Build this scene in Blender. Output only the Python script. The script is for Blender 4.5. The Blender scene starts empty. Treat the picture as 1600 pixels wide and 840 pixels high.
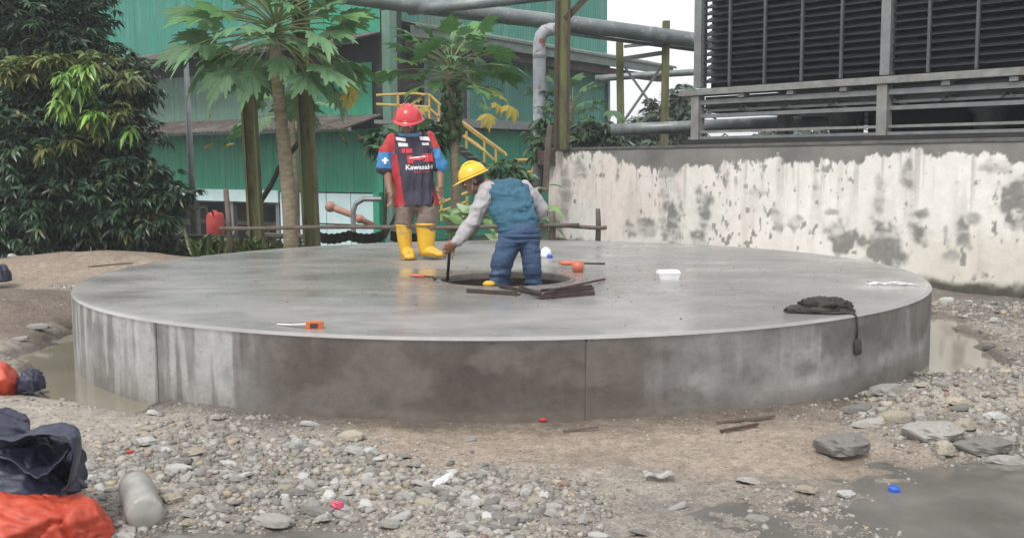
import bpy, bmesh, math, random
import numpy as np
from math import sin, cos, pi, radians as R, atan, atan2, sqrt
from mathutils import Vector, Matrix, Quaternion, Euler
from mathutils.bvhtree import BVHTree
random.seed(7); rng = np.random.default_rng(7)
S = bpy.context.scene; COL = S.collection

# ------------------------------------------------------------ camera, world, sun
F = 1630.0; EYE = 1.8
PITCH = atan(170/F); ROLL = -R(0.3)
RM = Matrix.Rotation(pi/2-PITCH, 3, 'X') @ Matrix.Rotation(ROLL, 3, 'Z')
CAM = Vector((0, 0, EYE))
cd = bpy.data.cameras.new('camera'); cam = bpy.data.objects.new('camera', cd); COL.objects.link(cam)
cam.matrix_world = Matrix.Translation(CAM) @ RM.to_4x4()
cd.sensor_width = 36; cd.lens = 36*F/1600; cd.clip_end = 2000; cd.clip_start = 0.05
S.camera = cam
w = bpy.data.worlds.new('World'); S.world = w; w.use_nodes = True
nt = w.node_tree; bg = nt.nodes['Background']
sky = nt.nodes.new('ShaderNodeTexSky'); sky.sky_type = 'NISHITA'; sky.sun_disc = False
SUN_EL, SUN_AZ = R(52), R(205)
sky.sun_elevation = SUN_EL; sky.sun_rotation = SUN_AZ; sky.dust_density = 6; sky.ozone_density = 1.5; sky.air_density = 1.2
mx = nt.nodes.new('ShaderNodeMixRGB'); mx.inputs[0].default_value = 0.8
mx.inputs[2].default_value = (10.0, 10.1, 10.3, 1)      # flat pale cloud cover
nt.links.new(sky.outputs[0], mx.inputs[1]); nt.links.new(mx.outputs[0], bg.inputs[0])
bg.inputs[1].default_value = 0.095
sl = bpy.data.lights.new('sun', 'SUN'); sl.energy = 1.5; sl.angle = R(14); sl.color = (1, .97, .93)
so = bpy.data.objects.new('sun', sl); COL.objects.link(so)
d = Vector((sin(SUN_AZ)*cos(SUN_EL), cos(SUN_AZ)*cos(SUN_EL), sin(SUN_EL)))
so.rotation_euler = d.to_track_quat('Z', 'Y').to_euler(); so.location = (0, 0, 30)
S.view_settings.view_transform = 'Standard'; S.view_settings.look = 'None'
S.view_settings.exposure = 0.6; S.view_settings.gamma = 1
S.render.engine = 'CYCLES'
S.cycles.max_bounces = 6; S.cycles.transparent_max_bounces = 8
try: S.cycles.use_denoising = True
except Exception: pass

# ------------------------------------------------------------ helpers
def ray(px, py): return RM @ Vector(((px-800)/F, (420-py)/F, -1))
def P(px, py, d):
    r = ray(px, py); return CAM + r*(d/r.y)
def G(px, py, z=0.0):
    r = ray(px, py); return CAM + r*((z-EYE)/r.z)

def _h(ix, iy, s):
    n = (ix*374761393 + iy*668265263 + s*974634777) & 0xffffffff
    n = ((n ^ (n >> 13))*1274126177) & 0xffffffff
    return ((n ^ (n >> 16)) & 0xffff)/65535.0
def vnoise(x, y, s=0):
    x = np.asarray(x, float); y = np.asarray(y, float)
    xi = np.floor(x).astype(np.int64); yi = np.floor(y).astype(np.int64)
    fx = x-xi; fy = y-yi; fx = fx*fx*(3-2*fx); fy = fy*fy*(3-2*fy)
    a = _h(xi, yi, s); b = _h(xi+1, yi, s); c = _h(xi, yi+1, s); e = _h(xi+1, yi+1, s)
    return (a*(1-fx)+b*fx)*(1-fy)+(c*(1-fx)+e*fx)*fy
def fbm(x, y, s=0, o=4):
    t = 0; a = 1; n = 0
    for i in range(o):
        t = t+a*vnoise(np.asarray(x)*2**i+i*17.3, np.asarray(y)*2**i-i*9.1, s+i); n += a; a *= .5
    return t/n
def ss(a, b, x):
    t = np.clip((np.asarray(x, float)-a)/(b-a), 0, 1); return t*t*(3-2*t)

def setc(ob, cols, name='Col'):
    at = ob.data.color_attributes.new(name, 'FLOAT_COLOR', 'POINT')
    c = np.ones((len(ob.data.vertices), 4), np.float32); c[:, :cols.shape[1]] = cols
    at.data.foreach_set('color', c.ravel())

class MB:
    def __init__(s): s.v = []; s.f = []; s.m = []
    def add(s, vs, fs, mi=0):
        o = len(s.v); s.v += [tuple(v) for v in vs]
        for f in fs: s.f.append(tuple(i+o for i in f)); s.m.append(mi)
    def box(s, c, size, M=None, mi=0):
        c = Vector(c); h = Vector(size)*.5; M = M or Matrix.Identity(3)
        vs = [c+M@Vector((x*h.x, y*h.y, z*h.z)) for x in (-1, 1) for y in (-1, 1) for z in (-1, 1)]
        s.add(vs, [(0,1,3,2),(4,6,7,5),(0,4,5,1),(2,3,7,6),(0,2,6,4),(1,5,7,3)], mi)
    def beam(s, a, b, w, h, up=(0,0,1), mi=0):
        a = Vector(a); b = Vector(b); t = (b-a).normalized(); u = Vector(up)
        if abs(t.dot(u)) > .98: u = Vector((0, 1, 0))
        x = t.cross(u).normalized(); u = x.cross(t)
        M = Matrix((x, t, u)).transposed()
        s.box((a+b)/2, (w, (b-a).length, h), M, mi)
    def hbeam(s, a, b, w, h, t=.02, up=(0,1,0), mi=0):      # H section
        a = Vector(a); b = Vector(b); tt = (b-a).normalized(); u = Vector(up)
        x = tt.cross(u).normalized(); u = x.cross(tt)
        for k in (-1, 1): s.beam(a+u*k*(h/2-t/2), b+u*k*(h/2-t/2), w, t, u, mi)
        s.beam(a, b, t, h-2*t-.002, u, mi)
    def tube(s, pts, rad, n=8, cap=True, mi=0, side=(1,0,0)):
        pts = [Vector(p) for p in pts]
        if not isinstance(rad, (list, tuple)): rad = [rad]*len(pts)
        o = len(s.v); L = len(pts); pa = None
        for i, p in enumerate(pts):
            t = (pts[min(i+1, L-1)]-pts[max(i-1, 0)]).normalized()
            ref = pa or Vector(side)
            a = ref-t*ref.dot(t)
            if a.length < 1e-3: a = Vector((0, 1, .01))-t*t.dot(Vector((0, 1, .01)))
            a.normalize(); pa = a; b = t.cross(a)
            r = rad[i]; ra, rb = r if isinstance(r, (tuple, list)) else (r, r)
            for k in range(n):
                q = 2*pi*k/n; s.v.append(tuple(p+a*cos(q)*ra+b*sin(q)*rb))
        for i in range(L-1):
            for k in range(n):
                s.f.append((o+i*n+k, o+i*n+(k+1) % n, o+(i+1)*n+(k+1) % n, o+(i+1)*n+k)); s.m.append(mi)
        if cap:
            s.f.append(tuple(o+k for k in range(n))[::-1]); s.m.append(mi)
            s.f.append(tuple(o+(L-1)*n+k for k in range(n))); s.m.append(mi)
    def ell(s, c, r, M=None, n=14, m=9, mi=0):
        c = Vector(c); M = M or Matrix.Identity(3)
        r = (r, r, r) if not isinstance(r, (tuple, list)) else r
        vs = [c+M@Vector((0, 0, r[2]))]
        for i in range(1, m):
            a = pi*i/m
            for k in range(n):
                q = 2*pi*k/n; vs.append(c+M@Vector((r[0]*sin(a)*cos(q), r[1]*sin(a)*sin(q), r[2]*cos(a))))
        vs.append(c+M@Vector((0, 0, -r[2]))); fs = []
        for k in range(n): fs.append((0, 1+k, 1+(k+1) % n))
        for i in range(m-2):
            for k in range(n): fs.append((1+i*n+k, 1+(i+1)*n+k, 1+(i+1)*n+(k+1) % n, 1+i*n+(k+1) % n))
        e = len(vs)-1
        for k in range(n): fs.append((e, 1+(m-2)*n+(k+1) % n, 1+(m-2)*n+k))
        s.add(vs, fs, mi)
    def lathe(s, c, prof, n=24, M=None, mi=0, sx=1.0):
        c = Vector(c); M = M or Matrix.Identity(3); o = len(s.v)
        for r, z in prof:
            for k in range(n):
                q = 2*pi*k/n; s.v.append(tuple(c+M@Vector((r*cos(q)*sx, r*sin(q), z))))
        for i in range(len(prof)-1):
            for k in range(n):
                s.f.append((o+i*n+k, o+i*n+(k+1) % n, o+(i+1)*n+(k+1) % n, o+(i+1)*n+k)); s.m.append(mi)
    def grid(s, fn, nu, nv, mi=0):
        vs = [fn(i/nu, j/nv) for j in range(nv+1) for i in range(nu+1)]
        fs = [(j*(nu+1)+i, j*(nu+1)+i+1, (j+1)*(nu+1)+i+1, (j+1)*(nu+1)+i) for j in range(nv) for i in range(nu)]
        s.add(vs, fs, mi)
    def build(s, name, mats, parent=None, smooth=False, base=None):
        me = bpy.data.meshes.new(name)
        off = Vector(base) if base is not None else (world_off(parent) if parent else Vector((0, 0, 0)))
        me.from_pydata([(v[0]-off.x, v[1]-off.y, v[2]-off.z) for v in s.v], [], s.f)
        if not isinstance(mats, (list, tuple)): mats = [mats]
        for m in mats: me.materials.append(m)
        if len(mats) > 1: me.polygons.foreach_set('material_index', s.m)
        if smooth: me.polygons.foreach_set('use_smooth', [True]*len(me.polygons))
        me.update(); ob = bpy.data.objects.new(name, me); COL.objects.link(ob)
        if parent: ob.parent = parent
        if base is not None: ob.location = off - (world_off(parent) if parent else Vector((0,0,0)))
        return ob
def world_off(o):
    v = Vector((0, 0, 0))
    while o: v += o.location; o = o.parent
    return v
def npmesh(name, V, Fq, mat, parent=None, smooth=False):   # V (n,3), Fq (m,k) constant k
    me = bpy.data.meshes.new(name); k = Fq.shape[1]
    me.vertices.add(len(V)); me.vertices.foreach_set('co', V.astype(np.float32).ravel())
    me.loops.add(Fq.size); me.loops.foreach_set('vertex_index', Fq.astype(np.int32).ravel())
    me.polygons.add(len(Fq)); me.polygons.foreach_set('loop_start', np.arange(0, Fq.size, k, dtype=np.int32))
    me.polygons.foreach_set('loop_total', np.full(len(Fq), k, np.int32))
    if smooth: me.polygons.foreach_set('use_smooth', np.ones(len(Fq), bool))
    me.materials.append(mat); me.update(calc_edges=True); me.validate()
    ob = bpy.data.objects.new(name, me); COL.objects.link(ob)
    if parent: ob.parent = parent
    return ob
def tag(o, label=None, cat=None, group=None, kind=None):
    for k, v in (('label', label), ('category', cat), ('group', group), ('kind', kind)):
        if v: o[k] = v
    return o
def thing(name, label, cat, loc, group=None):
    o = bpy.data.objects.new(name, None); COL.objects.link(o); o.location = Vector(loc); o.empty_display_size = .1
    return tag(o, label, cat, group)
def solo(name, mb, mats, label, cat, base=None, group=None, smooth=False):
    if base is None:
        a = np.array(mb.v); base = (a[:, 0].mean(), a[:, 1].mean(), a[:, 2].min())
    return tag(mb.build(name, mats, None, smooth, base), label, cat, group)

# ------------------------------------------------------------ materials
def M_(name, c1, c2=None, scale=6.0, rough=.7, rough2=None, bump=0.0, bscale=40, metal=0.0, attr=None, stretch=(1,1,1),
       c3=None, s3=2.0, t3=(.55,.65), spec=.5, fine=0.0, fscale=120, coords='Object', trans=0.0, coat=0.0, two=None, detail=6):
    m = bpy.data.materials.new(name); m.use_nodes = True; t = m.node_tree; N = t.nodes; L = t.links
    b = N['Principled BSDF']; b.inputs['Roughness'].default_value = rough; b.inputs['Metallic'].default_value = metal
    b.inputs['Specular IOR Level'].default_value = spec
    if coat: b.inputs['Coat Weight'].default_value = coat; b.inputs['Coat Roughness'].default_value = .15
    if coords == 'Position':
        g = N.new('ShaderNodeNewGeometry'); src = g.outputs['Position']
    else:
        g = N.new('ShaderNodeTexCoord'); src = g.outputs['Object']
    mp = N.new('ShaderNodeMapping'); mp.inputs['Scale'].default_value = stretch; L.new(src, mp.inputs[0])
    def noise(sc, dt=detail, r=.6):
        n = N.new('ShaderNodeTexNoise'); n.inputs['Scale'].default_value = sc; n.inputs['Detail'].default_value = dt
        n.inputs['Roughness'].default_value = r; L.new(mp.outputs[0], n.inputs['Vector']); return n
    def ramp(out, a, bb):
        r = N.new('ShaderNodeMapRange'); r.inputs['From Min'].default_value = a; r.inputs['From Max'].default_value = bb
        L.new(out, r.inputs['Value']); return r.outputs[0]
    def mix(f, a, bb, mode='MIX'):
        x = N.new('ShaderNodeMixRGB'); x.blend_type = mode
        for i, q in enumerate((f, a, bb)):
            if isinstance(q, (int, float)): x.inputs[i].default_value = q
            elif isinstance(q, tuple): x.inputs[i].default_value = (*q, 1)
            else: L.new(q, x.inputs[i])
        return x.outputs[0]
    n1 = noise(scale)
    if attr:
        a = N.new('ShaderNodeAttribute'); a.attribute_name = attr; col = a.outputs['Color']
        if c2: col = mix(ramp(n1.outputs[0], .35, .65), mix(1.0, col, c1, 'MULTIPLY'), mix(1.0, col, c2, 'MULTIPLY'))
    else:
        col = c1 if c2 is None else mix(ramp(n1.outputs[0], .35, .65), c1, c2)
    if c3: col = mix(ramp(noise(s3).outputs[0], *t3), col, c3)
    if fine:
        fn = noise(fscale, 3)
        r = ramp(fn.outputs[0], .3, .7)
        x = N.new('ShaderNodeMapRange'); L.new(r, x.inputs['Value']); x.inputs['To Min'].default_value = 1-fine; x.inputs['To Max'].default_value = 1+fine
        cb = N.new('ShaderNodeCombineXYZ'); [L.new(x.outputs[0], cb.inputs[i]) for i in range(3)]
        col = mix(1.0, col, cb.outputs[0], 'MULTIPLY')
    if isinstance(col, tuple): b.inputs['Base Color'].default_value = (*col, 1)
    else: L.new(col, b.inputs['Base Color'])
    if rough2 is not None:
        x = N.new('ShaderNodeMapRange'); x.inputs['From Min'].default_value = .38; x.inputs['From Max'].default_value = .62
        L.new(noise(scale*.7).outputs[0], x.inputs['Value']); x.inputs['To Min'].default_value = rough; x.inputs['To Max'].default_value = rough2
        L.new(x.outputs[0], b.inputs['Roughness'])
    if bump:
        bn = noise(bscale, 8, .65); bp = N.new('ShaderNodeBump'); bp.inputs['Strength'].default_value = bump
        bp.inputs['Distance'].default_value = .02; L.new(bn.outputs[0], bp.inputs['Height']); L.new(bp.outputs[0], b.inputs['Normal'])
    if trans:
        tr = N.new('ShaderNodeBsdfTranslucent'); ms = N.new('ShaderNodeMixShader'); ms.inputs[0].default_value = trans
        if isinstance(col, tuple): tr.inputs[0].default_value = (*col, 1)
        else: L.new(col, tr.inputs[0])
        L.new(b.outputs[0], ms.inputs[1]); L.new(tr.outputs[0], ms.inputs[2]); L.new(ms.outputs[0], N['Material Output'].inputs[0])
    m.diffuse_color = (*c1, 1)
    return m
def objcolor(m, amt=.35):     # small hue/value change from object to object
    t = m.node_tree; N = t.nodes; L = t.links; b = N['Principled BSDF']
    i = N.new('ShaderNodeObjectInfo'); x = N.new('ShaderNodeMapRange'); L.new(i.outputs['Random'], x.inputs['Value'])
    x.inputs['To Min'].default_value = 1-amt; x.inputs['To Max'].default_value = 1+amt
    cb = N.new('ShaderNodeCombineXYZ'); [L.new(x.outputs[0], cb.inputs[k]) for k in range(3)]
    mu = N.new('ShaderNodeMixRGB'); mu.blend_type = 'MULTIPLY'; mu.inputs[0].default_value = 1
    s = b.inputs['Base Color']
    if s.is_linked: L.new(s.links[0].from_socket, mu.inputs[1])
    else: mu.inputs[1].default_value = s.default_value
    L.new(cb.outputs[0], mu.inputs[2]); L.new(mu.outputs[0], s); return m

m_top = M_('wet_concrete', (1,1,1), (.80,.79,.78), 1.3, .13, .42, .06, 7, coords='Position', stretch=(.6,1,1), attr='Col', fine=.06, fscale=22, spec=.5)
m_side = M_('concrete_side', (1,1,1), (.8,.8,.8), 9, .5, .7, .25, 30, attr='Col', coords='Position', fine=.08, fscale=70)
m_conc = M_('old_concrete', (.25,.24,.225), (.17,.165,.155), 5, .85, bump=.4, bscale=25)
m_wall = M_('peeling_paint', (1,1,1), (.9,.9,.89), 7, .8, bump=.3, bscale=22, attr='Col', coords='Position', fine=.05)
m_ground = M_('wet_earth', (1.08,1.05,1.03), (.72,.69,.66), 14, .72, .5, 1.0, 26, attr='Col', coords='Position', fine=.35, fscale=60)
m_stone = objcolor(M_('crushed_stone', (.285,.272,.25), (.20,.19,.175), 14, .7, bump=.3, bscale=30, fine=.12), .42)
m_gravel = M_('gravel', (1,1,1), (.75,.75,.75), 20, .7, bump=.2, bscale=40, attr='Col', coords='Position', fine=.1)
m_mudw = M_('muddy_water', (.235,.215,.165), (.20,.185,.14), 1.5, .06, bump=.015, bscale=6, coords='Position', spec=.4)
m_pud = M_('puddle_water', (.115,.108,.096), (.165,.155,.14), 2.2, .05, .22, .03, 9, coords='Position', c3=(.19,.178,.16), s3=4, t3=(.5,.7), spec=.4)
m_green = M_('green_cladding', (.014,.28,.155), (.02,.24,.14), .5, .5, fine=.06, fscale=5, bump=.05, coords='Position', stretch=(2.5,2.5,.6), c3=(.06,.26,.19), s3=1.1)
m_teal = M_('teal_cladding', (.022,.23,.165), (.035,.20,.15), .6, .5, fine=.08, fscale=4, coords='Position', stretch=(3,3,.5), c3=(.10,.25,.21), s3=.9)
m_ggreen = M_('faded_cladding', (.12,.22,.165), (.095,.19,.145), .8, .6, fine=.1, fscale=4, coords='Position', stretch=(3,3,.5))
m_rustroof = M_('weathered_roofing', (.13,.115,.10), (.075,.06,.052), 2.5, .8, fine=.15, fscale=8, coords='Position', c3=(.17,.16,.15), s3=1.2)
m_greyroof = M_('grey_green_roofing', (.17,.21,.18), (.11,.14,.12), 1.5, .7, fine=.1, fscale=8, coords='Position')
m_dark = M_('dark_interior', (.022,.024,.024), (.035,.035,.033), 2, .9)
m_pale = M_('pale_blue_sheet', (.58,.74,.76), (.46,.64,.67), 1.2, .6, coords='Position', c3=(.62,.70,.70), s3=3)
m_moss = M_('mossy_steel', (.155,.17,.06), (.11,.115,.05), 3, .8, bump=.2, bscale=30, c3=(.07,.055,.035), s3=2.5, t3=(.52,.68), fine=.15, coords='Position', stretch=(3,3,.7))
m_brown = M_('rusty_flange', (.085,.055,.045), (.05,.04,.03), 5, .85, fine=.2)
m_steel = M_('grey_steel', (.17,.18,.185), (.24,.25,.25), 4, .5, metal=.3, fine=.1, coords='Position')
m_galv = M_('galvanised', (.29,.295,.285), (.19,.195,.185), 5, .55, metal=.2, fine=.12, coords='Position', c3=(.2,.19,.15), s3=4, t3=(.55,.7))
m_pipe = M_('lagged_pipe', (.21,.235,.235), (.14,.16,.165), 2.5, .42, metal=.25, fine=.1, coords='Position', c3=(.28,.30,.30), s3=3)
m_wpipe = M_('whitewashed_pipe', (.42,.46,.49), (.30,.33,.37), 5, .6, fine=.1, coords='Position', c3=(.25,.085,.05), s3=3.5, t3=(.58,.66))
m_yel = M_('yellow_rail', (.55,.38,.10), (.42,.28,.08), 4, .55, fine=.1)
m_slat = M_('louvre_slat', (.020,.024,.034), (.013,.015,.022), 6, .5, fine=.2, fscale=30, coords='Position')
m_slatbar = M_('louvre_bar', (.09,.095,.105), (.06,.06,.07), 6, .5, coords='Position')
m_wood = M_('grey_wood', (.15,.12,.10), (.09,.07,.055), 8, .85, fine=.2, stretch=(1,1,1), bump=.2)
m_bark = M_('papaya_bark', (.27,.235,.17), (.17,.14,.09), 9, .85, bump=.5, bscale=18, stretch=(1,1,2.5), c3=(.13,.14,.06), s3=2.5, fine=.15)
m_bark2 = M_('dark_bark', (.08,.065,.05), (.05,.04,.03), 9, .9, bump=.4, bscale=18)
def leafm(n, a, b, r=.45, tr=.25, amt=.3): return objcolor(M_(n, a, b, 5, r, trans=tr, spec=.35, fine=.08, fscale=25), amt)
m_pap = leafm('papaya_leaf', (.12,.26,.075), (.085,.20,.065), .42)
m_papb = leafm('papaya_leaf_pale', (.155,.29,.135), (.115,.235,.11), .42)
m_papy = leafm('yellowing_leaf', (.40,.30,.05), (.28,.24,.05), .5)
m_papd = leafm('dead_leaf', (.20,.12,.035), (.13,.075,.025), .6)
m_pet = M_('petiole', (.17,.22,.075), (.13,.17,.06), 5, .5)
m_fruit = M_('papaya_fruit', (.045,.10,.025), (.03,.07,.02), 6, .45)
m_lf = M_('glossy_leaf', (1,1,1), (.8,.8,.8), 3, .32, attr='Col', trans=.2, spec=.5, coords='Position')
m_skin = M_('brown_skin', (.27,.145,.095), (.22,.115,.075), 10, .5)
m_hair = M_('black_hair', (.015,.013,.012), (.03,.027,.025), 30, .5)
m_navy = M_('navy_cloth', (.045,.042,.065), (.035,.033,.055), 12, .75, bump=.1)
m_redc = M_('red_cloth', (.46,.035,.04), (.38,.028,.035), 12, .7, bump=.1)
m_bluec = M_('bright_blue_cloth', (.04,.22,.48), (.035,.18,.40), 12, .7)
m_khaki = M_('khaki_cloth', (.235,.19,.155), (.18,.14,.115), 8, .85, bump=.2)
m_boot = M_('yellow_rubber', (.70,.42,.028), (.60,.35,.022), 6, .35, fine=.06, coat=.1, c3=(.36,.26,.12), s3=9, t3=(.58,.68))
m_helr = M_('red_helmet_plastic', (.60,.045,.055), (.5,.035,.045), 5, .28, coat=.3)
m_hely = M_('yellow_helmet_plastic', (.78,.52,.03), (.7,.45,.025), 5, .3, coat=.3)
m_teeblue = M_('teal_blue_cloth', (.038,.12,.18), (.028,.092,.145), 9, .85, bump=.2)
m_teegrey = M_('pale_grey_cloth', (.40,.385,.40), (.32,.31,.32), 9, .85, bump=.2)
m_jean = M_('denim', (.045,.085,.165), (.03,.06,.12), 7, .85, bump=.25, bscale=80, c3=(.075,.12,.2), s3=4)
m_white = M_('white_plastic', (.78,.79,.80), (.68,.69,.70), 6, .4)
m_print = M_('white_print', (.75,.73,.76)); m_printr = M_('red_print', (.62,.05,.07))
m_black = M_('black_rubber', (.02,.02,.02), (.035,.035,.035), 9, .6)
m_bluecap = M_('blue_plastic', (.02,.11,.55), (.02,.09,.45), 5, .35)
m_red = M_('red_paint', (.55,.04,.025), (.42,.03,.02), 4, .5)
m_orange = M_('orange_tarp', (.50,.07,.032), (.38,.045,.022), 5, .5, bump=.3, bscale=15, fine=.06)
m_navytarp = M_('navy_tarp', (.018,.022,.052), (.035,.038,.062), 4, .45, bump=.35, bscale=12, fine=.1)
m_pinkor = M_('faded_orange_plastic', (.60,.17,.10), (.50,.12,.08), 4, .45)
m_rust = M_('rusty_iron', (.085,.055,.05), (.055,.04,.04), 12, .6, metal=.3, fine=.2)
m_cloth = M_('dark_cloth', (.055,.053,.045), (.035,.034,.03), 9, .9, bump=.3)
m_lpipe = M_('faded_orange_pipe', (.46,.22,.15), (.34,.17,.12), 4, .6)
m_drum = M_('drum_red', (.42,.04,.03), (.30,.03,.025), 4, .6)
m_cable = M_('dull_cable', (.03,.03,.03), None)
# ------------------------------------------------------------ the lie of the land
CX, CY, RP, ZT, WL = -.09, 10.21, 3.92, .72, .12
RMn = np.array(RM)
def projn(X, Y, Z):
    p = np.stack([X, Y, Z-EYE], -1) @ RMn
    return 800+F*p[..., 0]/-p[..., 2], 420-F*p[..., 1]/-p[..., 2]
def zg(x, y):
    x = np.asarray(x, float); y = np.asarray(y, float)
    r = np.hypot(x-CX, y-CY)
    z = .19+.09*(fbm(x*.9, y*.9, 3, 3)-.5)
    z = z+.02*np.exp(-((y-5.7)/.55)**2)*ss(3.2, 1.0, abs(x-.1))
    z = z+.12*np.exp(-(((x-2.75)/.5)**2+((y-7.0)/.35)**2))+.08*np.exp(-(((x-3.9)/.9)**2+((y-7.2)/.5)**2))
    z = z+.30*np.exp(-(((x+5.6)/.9)**2+((y-10.6)/1.5)**2))+.32*np.exp(-(((x+6.2)/2.0)**2+((y-15.2)/1.3)**2))
    z = z+.10*np.exp(-(((x+3.6)/.8)**2+((y-6.3)/.6)**2))
    con = .045*(1-ss(1.6, 3.0, abs(x+.3)))+.152
    f = ss(RP+.55, RP, r)*ss(9.5, 8, y); z = z*(1-f)+con*f
    nz = .25*(fbm(x*1.7, y*1.7, 21, 3)-.5)
    mL = ss(RP+.55, RP+.12, r+nz*2)*ss(-2.3, -2.8, x)*ss(12.5, 11.2, y)
    mR = ss(RP+.95, RP+.55, r+nz*2.6+.28)*ss(3.0, 3.3, x)*ss(7.8, 8.3, y)*ss(12.6, 11.6, y)
    z = z-(z-.03)*np.maximum(mL, mR)
    q = np.maximum(ss(1.25, 1.9, x+nz*2.6)*ss(5.75, 5.15, y+nz*2.2-.12*(x-1.5)), ss(-1.9, -1.5, x+nz)*ss(-.3, -.8, x+nz)*ss(4.62, 4.4, y+nz*.6))
    z = z*(1-q)+(.150+.07*(fbm(x*2.2, y*3.2, 9, 4)-.5))*q
    z = z-.045*ss(3.8, 4.6, x)*ss(9.6, 11, y)*ss(16, 14, y)
    z = z-1.0*ss(15.6, 18.5, y-.35*np.clip(-x-5, 0, 4))+.015*y*0
    fine = .030*(fbm(x*5, y*5, 31, 4)-.5)+.022*(fbm(x*16, y*16, 41, 3)-.5)
    z = z+fine*(1-.75*q)
    z = np.where(r < RP-.25, -1.1, z)
    return z
def beige(x, y):
    n = fbm(x*1.3, y*1.3, 51, 4)-.5
    m = ss(-1.15, -.55, x+n*1.4)*ss(2.6, 2.0, x+n)*ss(5.0, 5.45, y+n*1.2)*ss(9, 8, y)
    return np.maximum(m, ss(12.6, 13.6, y+n*1.5)*ss(18, 16.5, y)*ss(-3.5, -4, x))
def brown(x, y):
    n = fbm(x*1.1, y*1.1, 61, 4)-.5
    return ss(-3.9, -4.5, x+n)*ss(8.2, 9.4, y+n*2)*ss(12.6, 11.6, y+n*2)
def gcol(x, y):
    g = np.stack([.315+0*x, .288+0*x, .250+0*x], -1)
    n = fbm(x*2.4, y*2.4, 71, 5)
    g = g*(.72+.56*n)[..., None]
    b = beige(x, y)[..., None]*.95; g = g*(1-b)+np.array([.33, .272, .218])*(.8+.4*fbm(x*5, y*5, 72, 4))[..., None]*b
    b = brown(x, y)[..., None]; g = g*(1-b)+np.array([.175, .14, .115])*(.7+.6*n)[..., None]*b
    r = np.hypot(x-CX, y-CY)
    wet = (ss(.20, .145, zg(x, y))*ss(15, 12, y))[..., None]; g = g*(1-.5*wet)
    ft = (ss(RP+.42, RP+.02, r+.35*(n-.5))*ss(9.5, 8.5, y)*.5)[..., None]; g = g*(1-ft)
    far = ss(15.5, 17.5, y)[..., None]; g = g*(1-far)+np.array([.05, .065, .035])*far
    return g
def axis(core, step, out, gr):
    a = list(np.arange(core[0], core[1]+1e-6, step)); s = step
    while a[-1] < out[1]: s *= gr; a.append(a[-1]+s)
    s = step
    while a[0] > out[0]: s *= gr; a.insert(0, a[0]-s)
    return np.array(a)
xs = axis((-5.2, 5.2), .034, (-420, 420), 1.18)
ys = [3.4]
while ys[-1] < 380: ys.append(ys[-1]+max(.016, .0052*ys[-1])*(1 if ys[-1] < 16 else 1+(ys[-1]-16)*.6))
ys = np.array([-400, -60, -6, 1.5, 2.6, 3.1]+ys)
GX, GY = np.meshgrid(xs, ys); GZ = zg(GX, GY)
nx, ny = len(xs), len(ys)
idx = np.arange(nx*ny).reshape(ny, nx)
FQ = np.stack([idx[:-1, :-1], idx[:-1, 1:], idx[1:, 1:], idx[1:, :-1]], -1).reshape(-1, 4)
ground = npmesh('ground', np.stack([GX, GY, GZ], -1).reshape(-1, 3), FQ, m_ground, smooth=True)
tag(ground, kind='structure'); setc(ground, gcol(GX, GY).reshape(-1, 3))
def sheet(name, pts, z, mat):
    mb = MB(); mb.add([(x, y, z) for x, y in pts], [tuple(range(len(pts)))]); o = mb.build(name, mat); tag(o, kind='structure'); return o
sheet('muddy_pool', [(-6.2, 6.6), (-2.2, 6.6), (-2.2, 8), (-3.2, 8.2), (-3.2, 12.6), (-5.2, 12.6)], WL, m_mudw)
sheet('muddy_pool', [(2.0, 8.2), (2.2, 6.6), (3.2, 6.8), (5.3, 7.8), (5.3, 10.6), (4.9, 11.6), (2.6, 12.2)], WL, m_mudw)
sheet('puddle', [(.5, 3.5), (6.5, 3.5), (6.5, 5.9), (.5, 5.9)], .165, m_pud)
sheet('puddle', [(-2.3, 3.5), (-.2, 3.5), (-.2, 4.9), (-2.3, 4.9)], .160, m_pud)

# ------------------------------------------------------------ the round concrete platform
HC = G(790, 437, ZT); HR = .585
plat = thing('concrete_platform', 'large round wet concrete platform with an open manhole, in muddy water', 'platform', (CX, CY, 0))
mb = MB(); n = 420; K = 70
def outer(th):     # from the hole's centre in direction th to the slab's edge
    ox, oy = HC.x-CX, HC.y-CY; c, s_ = cos(th), sin(th); b = ox*c+oy*s_
    return -b+sqrt(b*b-(ox*ox+oy*oy)+(RP-.014)**2)
vs = []
for k in range(K+1):
    for i in range(n):
        th = 2*pi*i/n; r = (HR+.05)+(outer(th)-HR-.05+.006*(float(vnoise(th*40, 0, 4))-.5))*k/K
        vs.append((HC.x+r*cos(th), HC.y+r*sin(th), ZT))
for i in range(n):
    th = 2*pi*i/n; r = outer(th); x, y = HC.x+r*cos(th)-CX, HC.y+r*sin(th)-CY; q = RP/sqrt(x*x+y*y)
    vs.append((CX+x*q*1.0004, CY+y*q*1.0004, ZT-.016))
fs = [(k*n+i, k*n+(i+1) % n, (k+1)*n+(i+1) % n, (k+1)*n+i) for k in range(K+1) for i in range(n)]
mb.add(vs, fs); topo = mb.build('top_slab', m_top, plat)
_x, _y = np.array([v.co.x for v in topo.data.vertices])+CX, np.array([v.co.y for v in topo.data.vertices])+CY
_a = fbm(_x*.55, _y*.9, 201, 5); _b = fbm(_x*1.8, _y*2.6, 202, 5); _c = fbm(_x*5, _y*7, 203, 3)
tc = np.array([.30, .293, .283])*(.70+.42*_a+.28*_b)[:, None]
_w = (ss(.50, .62, _a*.5+_b*.5)*.55)[:, None]; tc = tc*(1-_w)+np.array([.205, .192, .178])*_w
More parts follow.
